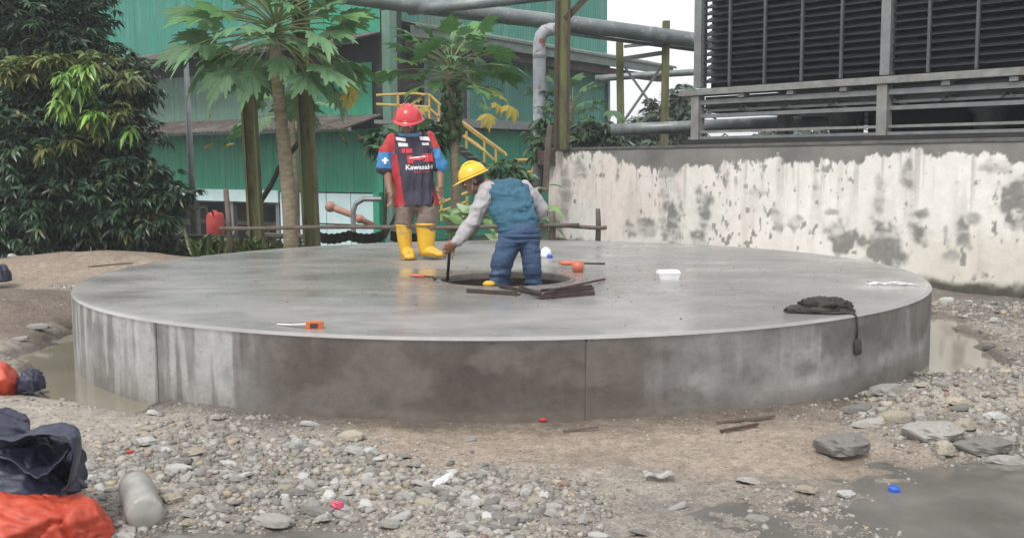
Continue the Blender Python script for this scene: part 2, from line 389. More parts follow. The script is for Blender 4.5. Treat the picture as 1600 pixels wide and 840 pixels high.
_m = np.exp(-(((_x-HC.x)/1.5)**2+((_y-HC.y)/.85)**2))*ss(.35, .6, _b+.1); _m = np.maximum(_m, .6*np.exp(-(((_x+1.3)/.9)**2+((_y-11.2)/.9)**2)))[:, None]*.75
tc = tc*(1-_m)+np.array([.195, .142, .108])*_m
_l = (ss(.60, .70, _c*.4+_b*.6)*.35)[:, None]; tc = tc*(1-_l)+np.array([.40, .395, .385])*_l
_e = ss(RP-.22, RP-.02, np.hypot(_x-CX, _y-CY)+.12*(_b-.5))[:, None]*.35; tc = tc*(1-_e)+np.array([.42, .42, .415])*_e
setc(topo, tc)
for p in topo.data.polygons: p.use_smooth = p.index < K*n
# sides: eight cast panels with recessed joints
def side_cols(X, Y, Z):
    px, py = projn(X, Y, Z); th = np.arctan2(Y-CY, X-CX); s = th*RP
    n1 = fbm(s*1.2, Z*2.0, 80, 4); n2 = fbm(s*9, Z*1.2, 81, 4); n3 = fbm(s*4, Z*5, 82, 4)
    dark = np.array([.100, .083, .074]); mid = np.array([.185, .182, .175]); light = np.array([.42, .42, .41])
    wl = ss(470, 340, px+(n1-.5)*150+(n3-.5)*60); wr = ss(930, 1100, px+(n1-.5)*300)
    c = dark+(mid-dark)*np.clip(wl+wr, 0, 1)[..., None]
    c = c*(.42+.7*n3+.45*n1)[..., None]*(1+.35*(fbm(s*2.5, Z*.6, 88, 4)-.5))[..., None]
    br = (ss(.5, .62, fbm(s*.8, Z*1.3, 87, 4))*.5*(px > 375))[..., None]; c = c*(1-br)+np.array([.105, .085, .075])*br
    # lime streaks
    st = ss(.40, .58, n2+.35*(n1-.5))*wl*ss(.0, .3, Z+.3*n1)*.9*ss(420, 365, px+(n3-.5)*40+(n2-.5)*50)
    st = np.maximum(st, .75*np.exp(-(((px-210)/30)**2+((py-585)/42)**2)*1.1)*ss(.3, .6, n3+.1))
    st = np.maximum(st, .6*np.exp(-(((px-140)/14)**2+((py-560)/45)**2)))
    sw = np.exp(-((py-(600-.22*(px-1250)-.0006*(px-1250)**2))/13)**2)*ss(1120, 1250, px)*ss(.3, .6, n1)
    sw = sw*.8+.6*np.exp(-(((px-1260)/70)**2+((py-(560-.1*(px-1260)))/28)**2))*ss(.35, .6, n3)
    sw = sw+.5*np.exp(-(((px-1090)/40)**2+((py-600)/25)**2))*ss(.4, .6, n3)+.35*np.exp(-((px-1419)/4)**2)*ss(470, 490, py)*ss(560, 540, py)
    k = np.clip(st+sw, 0, 1)[..., None]
    c = c*(1-k)+light*k
    dr = ss(.55, .70, fbm(s*14, Z*.8+3, 83, 3))*ss(.35, .65, n1)*.28*ss(.1, .5, Z); c = c+dr[..., None]*.22
    pit = ss(.70, .74, fbm(s*22, Z*22, 84, 2)); c = c*(1-.12*pit[..., None])
    bl_ = ss(.52, .66, fbm(s*2.2+9, Z*3.5, 85, 5))[..., None]*.25; c = c*(1-bl_)+np.array([.26, .245, .225])*bl_
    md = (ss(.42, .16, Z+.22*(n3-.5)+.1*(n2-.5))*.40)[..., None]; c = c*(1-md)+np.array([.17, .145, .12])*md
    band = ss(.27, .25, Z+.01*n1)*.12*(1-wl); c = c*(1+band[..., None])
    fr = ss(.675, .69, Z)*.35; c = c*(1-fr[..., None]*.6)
    return c
TH0 = R(-82)
m_joint = m_dark
for k in range(8):
    a0 = TH0+k*pi/4+.0009; a1 = TH0+(k+1)*pi/4-.0009
    th = np.linspace(a0, a1, 330 if k in (7, 6, 5, 0) else 60); zz = np.linspace(-.25, ZT-.016, 90)
    A, Z = np.meshgrid(th, zz); rr = RP+.002*(fbm(A*12, Z*4, 5, 3)-.5)
    rr[:, 0] -= .006; rr[:, -1] -= .006
    X = CX+rr*np.cos(A); Y = CY+rr*np.sin(A)
    ii = np.arange(A.size).reshape(A.shape)
    f = np.stack([ii[:-1, :-1], ii[:-1, 1:], ii[1:, 1:], ii[1:, :-1]], -1).reshape(-1, 4)
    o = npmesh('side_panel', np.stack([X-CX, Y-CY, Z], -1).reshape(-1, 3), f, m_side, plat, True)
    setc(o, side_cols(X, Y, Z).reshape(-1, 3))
mb = MB(); mb.lathe((CX, CY, 0), [(RP-.012, -.25), (RP-.012, ZT-.03)], 128); mb.build('core', m_conc, plat)
# manhole: raised iron ring, shaft wall, water at the bottom, step
mb = MB(); mb.lathe((HC.x, HC.y, ZT), [(HR+.052, -.02), (HR+.045, .008), (HR+.02, .014), (HR+.004, .012), (HR, .0), (HR, -.05)], 64)
mb.build('manhole_rim', M_('rim_concrete', (.17,.15,.135), (.11,.09,.08), 9, .6, bump=.2), plat, True)
mb = MB(); mb.lathe((HC.x, HC.y, ZT), [(HR+.002, -.01), (HR+.002, -1.6)], 48); mb.build('shaft_wall', M_('shaft_wall', (.04,.028,.022), (.025,.018,.015), 4, .7, bump=.3), plat, True)
mb = MB(); mb.lathe((HC.x, HC.y, ZT), [(.001, -1.3), (HR, -1.3)], 32); mb.build('shaft_water', m_pud, plat)
mb = MB(); mb.box((HC.x+.05, HC.y-.30, .345), (.9, .22, .04)); mb.build('shaft_step', m_steel, plat)

# ------------------------------------------------------------ whitewashed wall on the right
WD = Vector((-.575, 1, 0)).normalized(); WN = Vector((-WD.y, WD.x, 0)); WN = WN if WN.y < 0 else -WN
WA = Vector((5.96, 12.15, 0))-WD*5.5          # right end, beyond the frame
def wall_u(px):   # arc position at pixel column px
    best = min(range(4000), key=lambda i: abs(projn(*[np.array(v) for v in (WA+WD*i*.008)])[0]-px)); return best*.008
U1 = wall_u(857); WT = 2.0
wall = thing('boundary_wall', 'long whitewashed wall with peeling paint and a grimy grey top edge', 'wall', WA)
uu = np.arange(0, U1, .022); zz = np.arange(-.3, WT+.001, .02); UU, ZZ = np.meshgrid(uu, zz)
X = WA.x+WD.x*UU; Y = WA.y+WD.y*UU
dis = .012*(fbm(UU*2.5, ZZ*2.5, 90, 4)-.5); X = X+WN.x*dis; Y = Y+WN.y*dis
px, py = projn(X, Y, ZZ); n1 = fbm(UU*1.6, ZZ*2, 91, 5); n2 = fbm(UU*7, ZZ*6, 92, 4); n3 = fbm(UU*5, ZZ*1.0, 93, 4); n4 = fbm(UU*20, ZZ*18, 94, 3)
white = np.array([.84, .82, .78]); pink = np.array([.84, .74, .69]); greyc = np.array([.25, .243, .23]); dark = np.array([.10, .095, .09])
c = np.ones(X.shape+(3,))*white*(.9+.2*n1)[..., None]
pk = np.clip(ss(.45, .62, n1)*ss(1250, 950, px)+ss(900, 865, px), 0, .8)[..., None]; c = c*(1-pk)+pink*pk
yl = (ss(1380, 1480, px)*ss(330, 400, py)*.5)[..., None]; c = c*(1-yl)+np.array([.60, .56, .45])*yl
stn = (ss(.52, .72, n3)*.30*ss(.35,.6,n1))[..., None]; c = c*(1-stn)+np.array([.42, .39, .35])*stn
nz = (n2-.5)
bl = [(1052,350,14,34,1),(1045,275,16,60,.55),(1100,330,12,30,.8),(1092,372,14,14,.9),(1010,352,14,14,.8),(985,358,8,14,.7),(1325,372,28,22,1.1),(1385,380,30,26,1.2),(1436,362,18,16,.9),(1598,310,34,34,1.1),
      (1418,275,10,24,.8),(1375,300,8,26,.6),(1440,335,14,9,.8),(1505,370,12,22,.8),(1478,372,5,16,.8),(1490,400,16,9,.6),(1245,350,14,10,.7),(1215,345,10,20,.6),(1300,330,10,5,.6),(1275,290,6,8,.6),(905,262,12,16,.7),(885,300,8,40,.6),(872,350,10,30,.4),
      (1122,262,4,22,.7),(1150,290,3,12,.5),(1340,410,34,10,.35),(1060,250,8,30,.6),(1560,260,20,12,.6),(1520,340,10,10,.6),(965,275,4,8,.7),(1180,300,20,6,.4)]
m = np.zeros(X.shape)
for bx, by, rx, ry, st in bl:
    dd = np.sqrt(((px-bx)/rx)**2+((py-by)/ry)**2); m = np.maximum(m, st*ss(1.45, .55, dd+nz*1.9))
chip = ss(.69, .73, fbm(UU*13, ZZ*8, 98, 3))*ss(.48, .6, fbm(UU*1.1, ZZ*1.4, 99, 3)); m = np.maximum(m*(.45+.75*ss(.3, .6, fbm(UU*3, ZZ*9, 89, 4))), .85*chip)
m = np.maximum(m, .5*ss(.60, .72, fbm(UU*11, ZZ*.5, 86, 3))*ss(1.0, 1.9, ZZ+.5*n1)*.8)
m = np.maximum(m, .9*ss(.735, .76, n2*.75+n4*.12+n1*.2)); m = np.clip(m*ss(.2, .42, n4+m*.3), 0, 1)[..., None]
c = c*(1-m)+greyc*(.8+.5*n4)[..., None]*m
tb = WT-.15-.42*(fbm(UU*.8, UU*0, 95, 3)-.45)-.40*(fbm(UU*3.2, ZZ*2.6, 96, 5)-.5)-.5*np.maximum(0, fbm(UU*7, ZZ*.6, 97, 2)-.60)-.12*(n4-.5)
top = ss(-.02, .02, ZZ-tb)[..., None]; c = c*(1-top)+(greyc*.88*(.6+.8*n1)[..., None])*top
ed = ss(WT-.05, WT-.02, ZZ)[..., None]*.5; c = c*(1-ed)+dark*ed
lb = ss(.30, .20, ZZ+.18*(n1-.5)+.12*nz)[..., None]; c = c*(1-lb)+np.array([.085, .083, .062])*(.7+.6*n4)[..., None]*lb
ii = np.arange(X.size).reshape(X.shape)
f = np.stack([ii[:-1, 1:], ii[:-1, :-1], ii[1:, :-1], ii[1:, 1:]], -1).reshape(-1, 4)
o = npmesh('painted_face', np.stack([X-WA.x, Y-WA.y, ZZ], -1).reshape(-1, 3), f, m_wall, wall, True); setc(o, c.reshape(-1, 3))
mb = MB(); a = WA-WN*.13; b = WA+WD*(U1-.02)-WN*.13
mb.beam(a+Vector((0,0,WT/2-.16)), b+Vector((0,0,WT/2-.16)), .24, WT+.30); mb.build('core', m_conc, wall)
mb = MB(); mb.beam(a+Vector((0,0,WT+.012)), b+Vector((0,0,WT+.012)), .29, .045); mb.build('coping', M_('grimy_coping', (.15,.145,.135), (.09,.09,.085), 4, .9, bump=.3, fine=.15, coords='Position'), wall)
e = WA+WD*(U1-.28)
for i in range(4):
    mb = MB(); mb.beam(e+WN*.04+Vector((0,0,WT-.04-i*.075)), e+WD*.36+WN*.04+Vector((0,0,WT-.04-i*.075)), .34, .066); mb.build('brick', M_('dark_brick', (.12,.075,.062), (.07,.05,.045), 9, .9, bump=.4) if i == 0 else bpy.data.materials['dark_brick'], wall)

# ------------------------------------------------------------ green factory buildings
ZV = Vector((0, 0, 1))
def clad(par, A, u, n_, t0, t1, z0, z1, mat, sheet=1.15, out=0.0, name='cladding_sheet', slope=0.0, pitch=.2, fl=.014):
    L = t1-t0; k = max(1, round(L/sheet)); w_ = L/k
    prof = [(0, 0), (.45, 0), (.58, fl), (.87, fl)]
    for i in range(k):
        a = t0+i*w_+.006; b = t0+(i+1)*w_-.006; mb = MB(); pts = []; np_ = max(1, round(w_/pitch)); pw = (b-a)/np_
        for j in range(np_):
            for q, h in prof: pts.append((a+(j+q)*pw, h))
        pts.append((b, 0)); o_ = .006*random.random()
        vs = []
        for t, h in pts:
            vs.append(A+u*t+n_*(out+h+o_)+ZV*z0+n_*slope)
            vs.append(A+u*t+n_*(out+h+o_)+ZV*(z1+random.uniform(-.01, .01)*0))
        mb.add(vs, [(2*j, 2*j+2, 2*j+3, 2*j+1) for j in range(len(pts)-1)]); mb.build(name, mat, par)
def slab(par, A, u, n_, t0, t1, z0, z1, o0, o1, mat, name):
    mb = MB(); c = A+u*(t0+t1)/2+n_*(o0+o1)/2+ZV*(z0+z1)/2
    mb.box(c, (t1-t0, abs(o1-o0), z1-z0), Matrix((u, n_.normalized(), ZV)).transposed()); return mb.build(name, mat, par)
LA = Vector((-3.68, 30, 0)); LU = Vector((-.81, .584, 0)).normalized(); LN = Vector((-.584, -.81, 0)).normalized()
lb_ = thing('factory_building', 'left green corrugated factory building with two eaves and open ground floor', 'building', LA)
slab(lb_, LA, LU, LN, 0, 30, 4.55, 10.5, -.9, -.06, m_dark, 'upper_core')
slab(lb_, LA, LU, LN, 0, 30, .6, 4.55, -.9, -.06, m_dark, 'middle_core')
slab(lb_, LA, LU, LN, 3, 30, -1.0, .6, -6, -4.5, m_dark, 'ground_floor_back')
clad(lb_, LA, LU, LN, 0, 30, .88, 2.72, m_green)
clad(lb_, LA, LU, LN, 2.6, 30, 3.05, 4.6, m_ggreen); clad(lb_, LA, LU, LN, 0.35, 2.6, 3.05, 4.6, m_green)
clad(lb_, LA, LU, LN, 4.5, 30, 5.35, 10.5, m_teal); clad(lb_, LA, LU, LN, 0, 4.5, 5.35, 10.5, m_green)
for z, zz_, w1, mt in ((2.72, 3.12, 1.5, m_rustroof), (5.1, 5.42, 1.3, m_rustroof)):
    for i in range(26):
        mb = MB(); a = LA+LU*(i*1.15+.01); b = LA+LU*((i+1)*1.15-.01); k = 6; vs = []
        dz = random.uniform(-.02, .02)
        for j in range(k*2+1):
            q = a.lerp(b, j/(2*k)); h = .03*(j % 2)
            vs += [q+ZV*(zz_+h+dz), q+LN*w1+ZV*(z+h+dz), q+ZV*(zz_+h-.03+dz), q+LN*w1+ZV*(z+h-.05+dz)]
        fs = []
        for j in range(2*k): o_ = 4*j; fs += [(o_, o_+1, o_+5, o_+4), (o_+2, o_+6, o_+7, o_+3), (o_+1, o_+3, o_+7, o_+5)]
        mb.add(vs, fs); mb.build('roof_sheet', mt, lb_)
slab(lb_, LA, LU, LN, 0, 30, 2.62, 2.72, 1.25, 1.36, m_steel, 'eave_beam')
slab(lb_, LA, LU, LN, 0, 30, 5.0, 5.1, 1.05, 1.16, m_steel, 'eave_beam')
for i in range(7): slab(lb_, LA, LU, LN, 4.4+i*2.6, 6.9+i*2.6, .52, .90, -.02, .05, m_pale, 'pale_fascia')
for i in range(4):
    slab(lb_, LA, LU, LN, .28+i*1.02, 1.27+i*1.02, -.75, .84, -.04, .02, m_pale, 'pale_panel')
slab(lb_, LA, LU, LN, .02, .26, -1, .9, -.05, .16, m_green, 'corner_column')
for i, t in enumerate((4.5, 5.6, 6.7, 8.6, 10.6, 12.6, 15)):
    slab(lb_, LA, LU, LN, t, t+.16, -1, .55, -.25, -.08, m_galv if i % 2 else m_steel, 'column')
for i in range(5):
    mb = MB(); a = LA+LU*(5+2.1*i)-LN*1.2+ZV*.5; mb.beam(a, a+LU*1.4-ZV*1.1, .07, .07); mb.build('brace', m_steel, lb_)
slab(lb_, LA, LU, LN, 4.3, 22, .42, .52, -.9, -.75, m_steel, 'floor_beam')
slab(lb_, LA, LU, LN, 4.3, 22, -.28, -.16, -.7, -.6, m_wood, 'lower_rail')
slab(lb_, LA, LU, LN, -.34, -.04, -1, 6, -.3, .0, m_ggreen, 'corner_post')
# orange swing pipe and black bracket in front of the pale panels
mb = MB(); mb.tube([P(512,321,28.5), P(548,335,28.5), P(585,353,28.5)], [.1,.085,.085], 10); mb.ell(P(516,323,28.5), .15)
mb.ell(P(562,342,28.5), .125)
solo('loading_pipe', mb, m_lpipe, 'orange diagonal pipe in front of the pale blue panels', 'pipe', smooth=True)
mb = MB(); mb.tube([P(552,372,28), P(552,330,28), P(556,318,28), P(568,311,28), P(596,311,28)], .07, 8)
solo('bent_pipe', mb, m_steel, 'thin black bent pipe standing before the pale blue panels', 'pipe')
mb = MB(); mb.tube([P(490,349,28.2), P(545,351,28.2), P(590,353,28.2)], .02, 6); solo('cable', mb, m_black, 'thin dark cable strung low across the pale panels', 'cable')
mb = MB()
mb.lathe(P(337,368,25.5), [(.0,0),(.19,0),(.21,.05),(.21,.50),(.18,.56),(.06,.58),(.05,.62),(0,.62)], 20, sx=1.0)
solo('fire_drum', mb, m_drum, 'bright red drum under the left building beside a wooden stake', 'drum', smooth=True)

RA = Vector((-4.12, 32, 0)); RU = Vector((.556, .83, 0)).normalized(); RN = Vector((.83, -.556, 0)).normalized()
rb_ = thing('factory_building', 'tall green factory block behind the pipes, with projecting grey canopy', 'building', RA)
LEN = 14.6
slab(rb_, RA, RU, RN, 0, LEN-.05, -1.2, 13, -9, -.06, m_dark, 'core')
RB = RA+RU*LEN
clad(rb_, RA, RU, RN, 4.6, LEN, 3.2, 5.75, m_teal); clad(rb_, RA, RU, RN, 0.2, LEN, -1.2, 2.85, m_green)
clad(rb_, RA, RU, RN, 2.2, 4.6, 3.2, 5.75, m_ggreen)
clad(rb_, RA, RU, RN, 4.6, LEN, 6.1, 13, m_teal); clad(rb_, RA, RU, RN, 2.4, 4.6, 6.1, 13, m_ggreen); clad(rb_, RA, RU, RN, 0, 2.4, 6.1, 13, m_teal)
SU = -RN; clad(rb_, RB, SU, RU, 0, 9, -1.2, 13, m_teal)
for i in range(15):
    mb = MB(); a = RA+RU*(i*1.2+.01); b = RA+RU*((i+1)*1.2-.01); k = 6; vs = []
    for j in range(2*k+1):
        q = a.lerp(b, j/(2*k)); h = .03*(j % 2)
        vs += [q+ZV*(6.15+h), q+RN*1.6+ZV*(5.78+h), q+ZV*(6.1+h), q+RN*1.6+ZV*(5.70+h)]
    fs = []
    for j in range(2*k): o_ = 4*j; fs += [(o_, o_+1, o_+5, o_+4), (o_+2, o_+6, o_+7, o_+3), (o_+1, o_+3, o_+7, o_+5)]
    mb.add(vs, fs); mb.build('roof_sheet', m_greyroof, rb_)
slab(rb_, RA, RU, RN, 0, LEN+3.2, 5.42, 5.74, 1.40, 1.52, m_greyroof, 'canopy_fascia')
slab(rb_, RA, RU, RN, 0, LEN+3.0, 5.15, 5.40, .9, 1.2, m_brown, 'canopy_beam')
slab(rb_, RA, RU, RN, 0, LEN, 2.88, 3.16, 0, .7, m_steel, 'ledge_beam')
slab(rb_, RA, RU, RN, .9, 2.1, 3.2, 5.6, .0, .03, m_brown, 'doorway')
for t in (.3, 2.2, 4.5, 9.5, LEN-.15): slab(rb_, RA, RU, RN, t, t+.16, 3.2, 6, .03, .15, m_steel, 'column')

# yellow stair rails and stair between the buildings
st = thing('stair', 'outside steel stair with yellow handrails between the two green buildings', 'stair', P(690, 330, 28))
def rl(name, pts, d_=28, r=.035, mt=None):
    mb = MB(); mb.tube([P(x, y, d_) for x, y in pts], r, 6); return mb.build(name, mt or m_yel, st)
rl('handrail', [(588,149),(648,146),(672,149),(700,176),(745,211),(792,243)])
rl('mid_rail', [(588,163),(668,167),(700,195)]); rl('mid_rail', [(714,205),(745,225),(772,250)])
rl('handrail', [(712,183),(745,207),(790,240)], 27.4); rl('mid_rail', [(690,205),(712,205),(760,238)], 27.4)
for x, a, b in ((622,147,188),(671,149,194),(686,163,203),(712,183,224),(729,205,232),(757,218,254),(775,232,262)): rl('baluster', [(x, a), (x, b)])
rl('handrail', [(806,250),(858,250)], 26); rl('mid_rail', [(806,269),(858,269)], 26)
for x in (808, 833, 856): rl('baluster', [(x, 248), (x, 296)], 26)
rl('handrail', [(686,318),(712,308),(732,300)], 26); rl('mid_rail', [(686,331),(712,322),(732,314)], 26)
for x in (690, 712, 730): rl('baluster', [(x, 306), (x, 345)], 26)
for i in range(12):
    x = 676+i*10.5; y = 196+i*8.2; mb = MB(); mb.box(P(x, y, 28.3), (.24, .9, .03)); mb.build('tread', m_steel, st)
for dd in (27.9, 28.8):
    mb = MB(); mb.beam(P(668, 194, dd), P(800, 297, dd), .05, .2); mb.build('stringer', m_dark, st)
mb = MB(); mb.beam(P(588, 191, 28.4), P(672, 192, 28.4), .9, .1, ZV); mb.build('landing', m_steel, st)

# ------------------------------------------------------------ pipes, rack and posts
def pipe(name, pts, r, mat, label, flanges=(), n=16, cat='pipe'):
    pp = [P(*p) for p in pts]; t = thing(name, label, cat, pp[0]); mb = MB(); mb.tube(pp, r, n); mb.build('pipe_run', mat, t, True)
    for f in flanges:
        k = int(f); q = pp[k].lerp(pp[k+1], f-k); dr = (pp[k+1]-pp[k]).normalized(); mb = MB(); mb.tube([q-dr*.04, q+dr*.04], r*1.05, n); mb.build('band', m_steel, t)
    return t
pipe('overhead_pipe', [(430,-22,21.2),(600,2,22),(727,18,22.5),(840,31,23),(960,46,23.5),(1085,63,24),(1300,96,25)], .172, m_pipe, 'thick grey lagged pipe running high across the top of the picture', [1.5,2.6,3.5,4.5], 20)
pipe('branch_pipe', [(640,16,22.3),(690,11,21.9),(760,4,21.6),(900,-12,21.2)], .115, m_pipe, 'thinner grey pipe rising off the thick overhead pipe at the top edge')
pipe('lower_pipe', [(880,51,23.2),(960,62,23.7),(1085,78,24.2)], .045, m_steel, 'thin dark pipe slung just beneath the thick overhead pipe')
el = [(872,46,22.6),(860,46,22.6),(851,49,22.6),(845,56,22.6),(842.5,68,22.6),(842.5,110,22.6),(842.5,205,22.6),(842.5,300,22.6)]
pipe('riser_pipe', el, .135, m_wpipe, 'whitish vertical pipe with a rusty elbow left of the tall mossy post', [4.5])
pipe('cross_pipe', [(930,123,27),(1000,118,27),(1085,113,27),(1200,108,27)], .085, m_pipe, 'slim pale pipe crossing behind the rack, at mid height')
pipe('lagged_pipe', [(955,203,20.5),(1060,199,20.5),(1200,192,20.5),(1400,185,20.5)], .118, m_pipe, 'fat grey pipe running low behind the wall and under the cooling tower', [.4,1.3,2.1])
rack = thing('pipe_rack', 'mossy steel pipe rack with crossed braces against the white sky', 'pipe rack', P(1000, 262, 24))
for x0, x1, y0, dd in ((968,971,66,24.2),(1041,1037,33,24)):
    mb = MB(); mb.hbeam(P(x1, 262, dd), P(x0, y0, dd), .155, .16); mb.build('post', m_moss, rack)
for a, b, dd, s_ in (((975,73),(1034,67),24.1,.07),((974,92),(1034,83),24.1,.1),((976,105),(1016,161),24.1,.05),((1035,102),(973,192),24.15,.06)):
    mb = MB(); mb.beam(P(*a, dd), P(*b, dd), .05, s_); mb.build('brace' if s_ < .07 else 'crossbeam', m_steel, rack)
def post(pts, d_, w_, label, brace=None):
    t = thing('steel_post', label, 'post', P(pts[0][0], pts[0][1], d_))
    a, b = P(*pts[0], d_), P(*pts[1], d_)
    for k in (-1, 1):
        mb = MB(); mb.beam(a+Vector((k*w_*.42, 0, 0)), b+Vector((k*w_*.42, 0, 0)), w_*.16, w_*1.0, (0,1,0)); mb.build('flange', m_brown if w_ > .25 else m_moss, t)
    mb = MB(); mb.beam(a, b, w_*.68, .03, (0,1,0)); mb.build('web', m_moss, t)
    if brace:
        mb = MB(); mb.beam(P(*brace[0], d_), P(*brace[1], d_), .1, .12); mb.build('brace', m_brown, t)
    return t
post([(877,234),(880,-40)], 20.6, .29, 'tall mossy green steel post standing on the end of the whitewashed wall', [(884,30),(922,-10)])
post([(402,392),(386,112)], 16.4, .21, 'left mossy post behind the near papaya tree, topped by leaves')
post([(488,390),(467,-30)], 16.2, .23, 'right mossy post, just right of the pale papaya trunk')
lp = thing('lamp_pole', 'thin grey pole rising from the bush in front of the left building', 'pole', P(304, 392, 20))
mb = MB(); mb.tube([P(304,392,20), P(298,250,20), P(290,84,20)], [.075,.06,.05], 10); mb.build('shaft', m_steel, lp, True)
mb = MB(); mb.tube([P(286,86,20), P(294,86,20)], .06, 8); mb.tube([P(290,86,20),P(290,80,20)], .065, 8); mb.build('cap', m_galv, lp)
mb = MB(); mb.tube([P(424,117,16.6), P(412,140,16.6), P(398,172,16.5)], .035, 7)
mb.tube([P(486,205,16.8), P(462,228,16.9), P(436,262,17), P(424,288,17), P(405,318,16.7)], .045, 7)
solo('black_hose', mb, m_black, 'black hose strung between the two mossy posts behind the papaya trunk', 'hose', smooth=True)

# ------------------------------------------------------------ cooling tower
TO = P(1085, 250, 18.2); TO.z = 0; TE = P(1600, 250, 14.0); TE.z = 0
TU = (TE-TO).normalized(); TN = Vector((-TU.y, TU.x, 0)); TN = TN if TN.y < 0 else -TN
bay = 3.47
tw = thing('cooling_tower', 'big black louvred cooling tower on a grey steel frame above the wall', 'cooling tower', TO)
def tb_(name, t0, t1, z0, z1, o0, o1, mat): return slab(tw, TO, TU, TN, t0, t1, z0, z1, o0, o1, mat, name)
tb_('casing', .1, 3*bay, 3.02, 6.9, -4.6, -.30, m_dark)
for k in range(4): tb_('corner_post' if k in (0, 3) else 'post', k*bay-(.0 if k else .0), k*bay+.15, 3.01, 6.9, -.12, .05, m_steel)
slatd = {}
for k in range(3):
    for i in range(33):
        z = 3.09+i*.113; mb = MB(); a = TO+TU*(k*bay+.16); b = TO+TU*((k+1)*bay-.01)
        if i == 0 or k not in slatd:
            M = [a-TN*.02, b-TN*.02, b-TN*.20+ZV*.085, a-TN*.20+ZV*.085]
            th = ZV*.012+TN*.006; vs = [v+ZV*z for v in M]+[v+ZV*z+th for v in M]
            mb.add(vs, [(0,1,2,3),(7,6,5,4),(0,4,5,1),(1,5,6,2),(2,6,7,3),(3,7,4,0)])
            o = mb.build('louvre_slat', m_slat, tw); slatd[k] = (o, z)
        else:
            o0, z0 = slatd[k]; o = o0.copy(); COL.objects.link(o); o.location = o0.location+Vector((random.uniform(-.004,.004), random.uniform(-.008,.008), z-z0)); o.rotation_euler = (0, random.uniform(-.0012,.0012), 0)
    for j in range(1, 5): tb_('louvre_bar', k*bay+j*bay/5+.01, k*bay+j*bay/5+.05, 3.01, 6.9, -.015, .03, m_slatbar)
mb = MB()
for k in range(3):                                  # light lip on every slat
    for i in range(33):
        z = 3.09+i*.113; mb.beam(TO+TU*(k*bay+.17)-TN*.018+ZV*(z-.004), TO+TU*((k+1)*bay-.02)-TN*.018+ZV*(z-.004), 0.012, .010)
mb.build('slat_lips', M_('slat_lip', (.042,.048,.062), (.026,.03,.04), 5, .5, coords='Position'), tw)
tb_('deck_beam', -.25, 3*bay, 2.88, 2.985, -.3, .14, m_galv)
tb_('upper_channel', -.1, 3*bay, 2.72, 2.80, -.1, .06, m_steel); tb_('basin_side', .0, 3*bay, 2.62, 2.87, -.34, -.28, m_steel)
tb_('soffit', -.05, 3*bay, 2.60, 2.64, -4.6, -.05, m_steel)
tb_('lower_channel', -.0, 3*bay, 2.50, 2.56, -.12, .03, m_steel)
for k in range(3):
    for q in (.28, .55, .82): tb_('bracket', (k+q)*bay, (k+q)*bay+.12, 2.81, 2.87, -.05, .10, m_galv)
    for j in range(4):                              # shallow troughs under the deck
        mb = MB(); t0 = k*bay+.18+j*bay/4.15; L_ = bay/4.3
        prof = [(0, .12), (.12, .03), (.3, 0), (.75, 0), (.93, .03), (1, .12)]
        vs = []
        for q, z in prof:
            for oo in (.02, -1.2): vs.append(TO+TU*(t0+q*L_)+TN*oo+ZV*(2.57+z))
        mb.add(vs, [(2*i, 2*i+2, 2*i+3, 2*i+1) for i in range(5)]); mb.build('basin_trough', m_galv, tw)
for k in range(4):
    tb_('leg', k*bay, k*bay+.16, 2.12, 2.87, -.06, .11, m_galv)
    tb_('leg', k*bay+.1, k*bay+.24, 2.12, 2.60, -2.6, -2.45, m_galv)
tb_('leg', .95, 1.1, 2.12, 2.60, -1.2, -1.05, m_galv); tb_('leg', 2.0, 2.1, 2.12, 2.60, -1.9, -1.8, m_galv)
tb_('lower_rail', .16, 3*bay, 2.24, 2.28, -.04, .04, m_galv); tb_('base_beam', -.15, 3*bay, 2.04, 2.13, -.2, .16, m_dark); tb_('base_channel', -.1, 3*bay, 2.135, 2.18, -.1, .06, m_steel)
tb_('sump_tank', 2.35, 3*bay, 2.12, 2.60, -3.6, -1.6, m_dark)
for t_ in (2.2, 4.6, 5.6, 7): mb = MB(); mb.lathe(TO+TU*t_-TN*1.1+ZV*2.12, [(.0, 0), (.22, 0), (.22, .3), (.3, .38), (.3, .46), (0, .46)], 16); mb.build('sump_nozzle', m_steel, tw, True)
mb = MB(); mb.beam(TO+TU*(-.6)-TN*2.4+ZV*.9, TO+TU*3*bay-TN*2.4+ZV*.9, 4.4, 2.2)
solo('tower_plinth', mb, m_conc, 'concrete plinth behind the wall carrying the cooling tower', 'plinth')
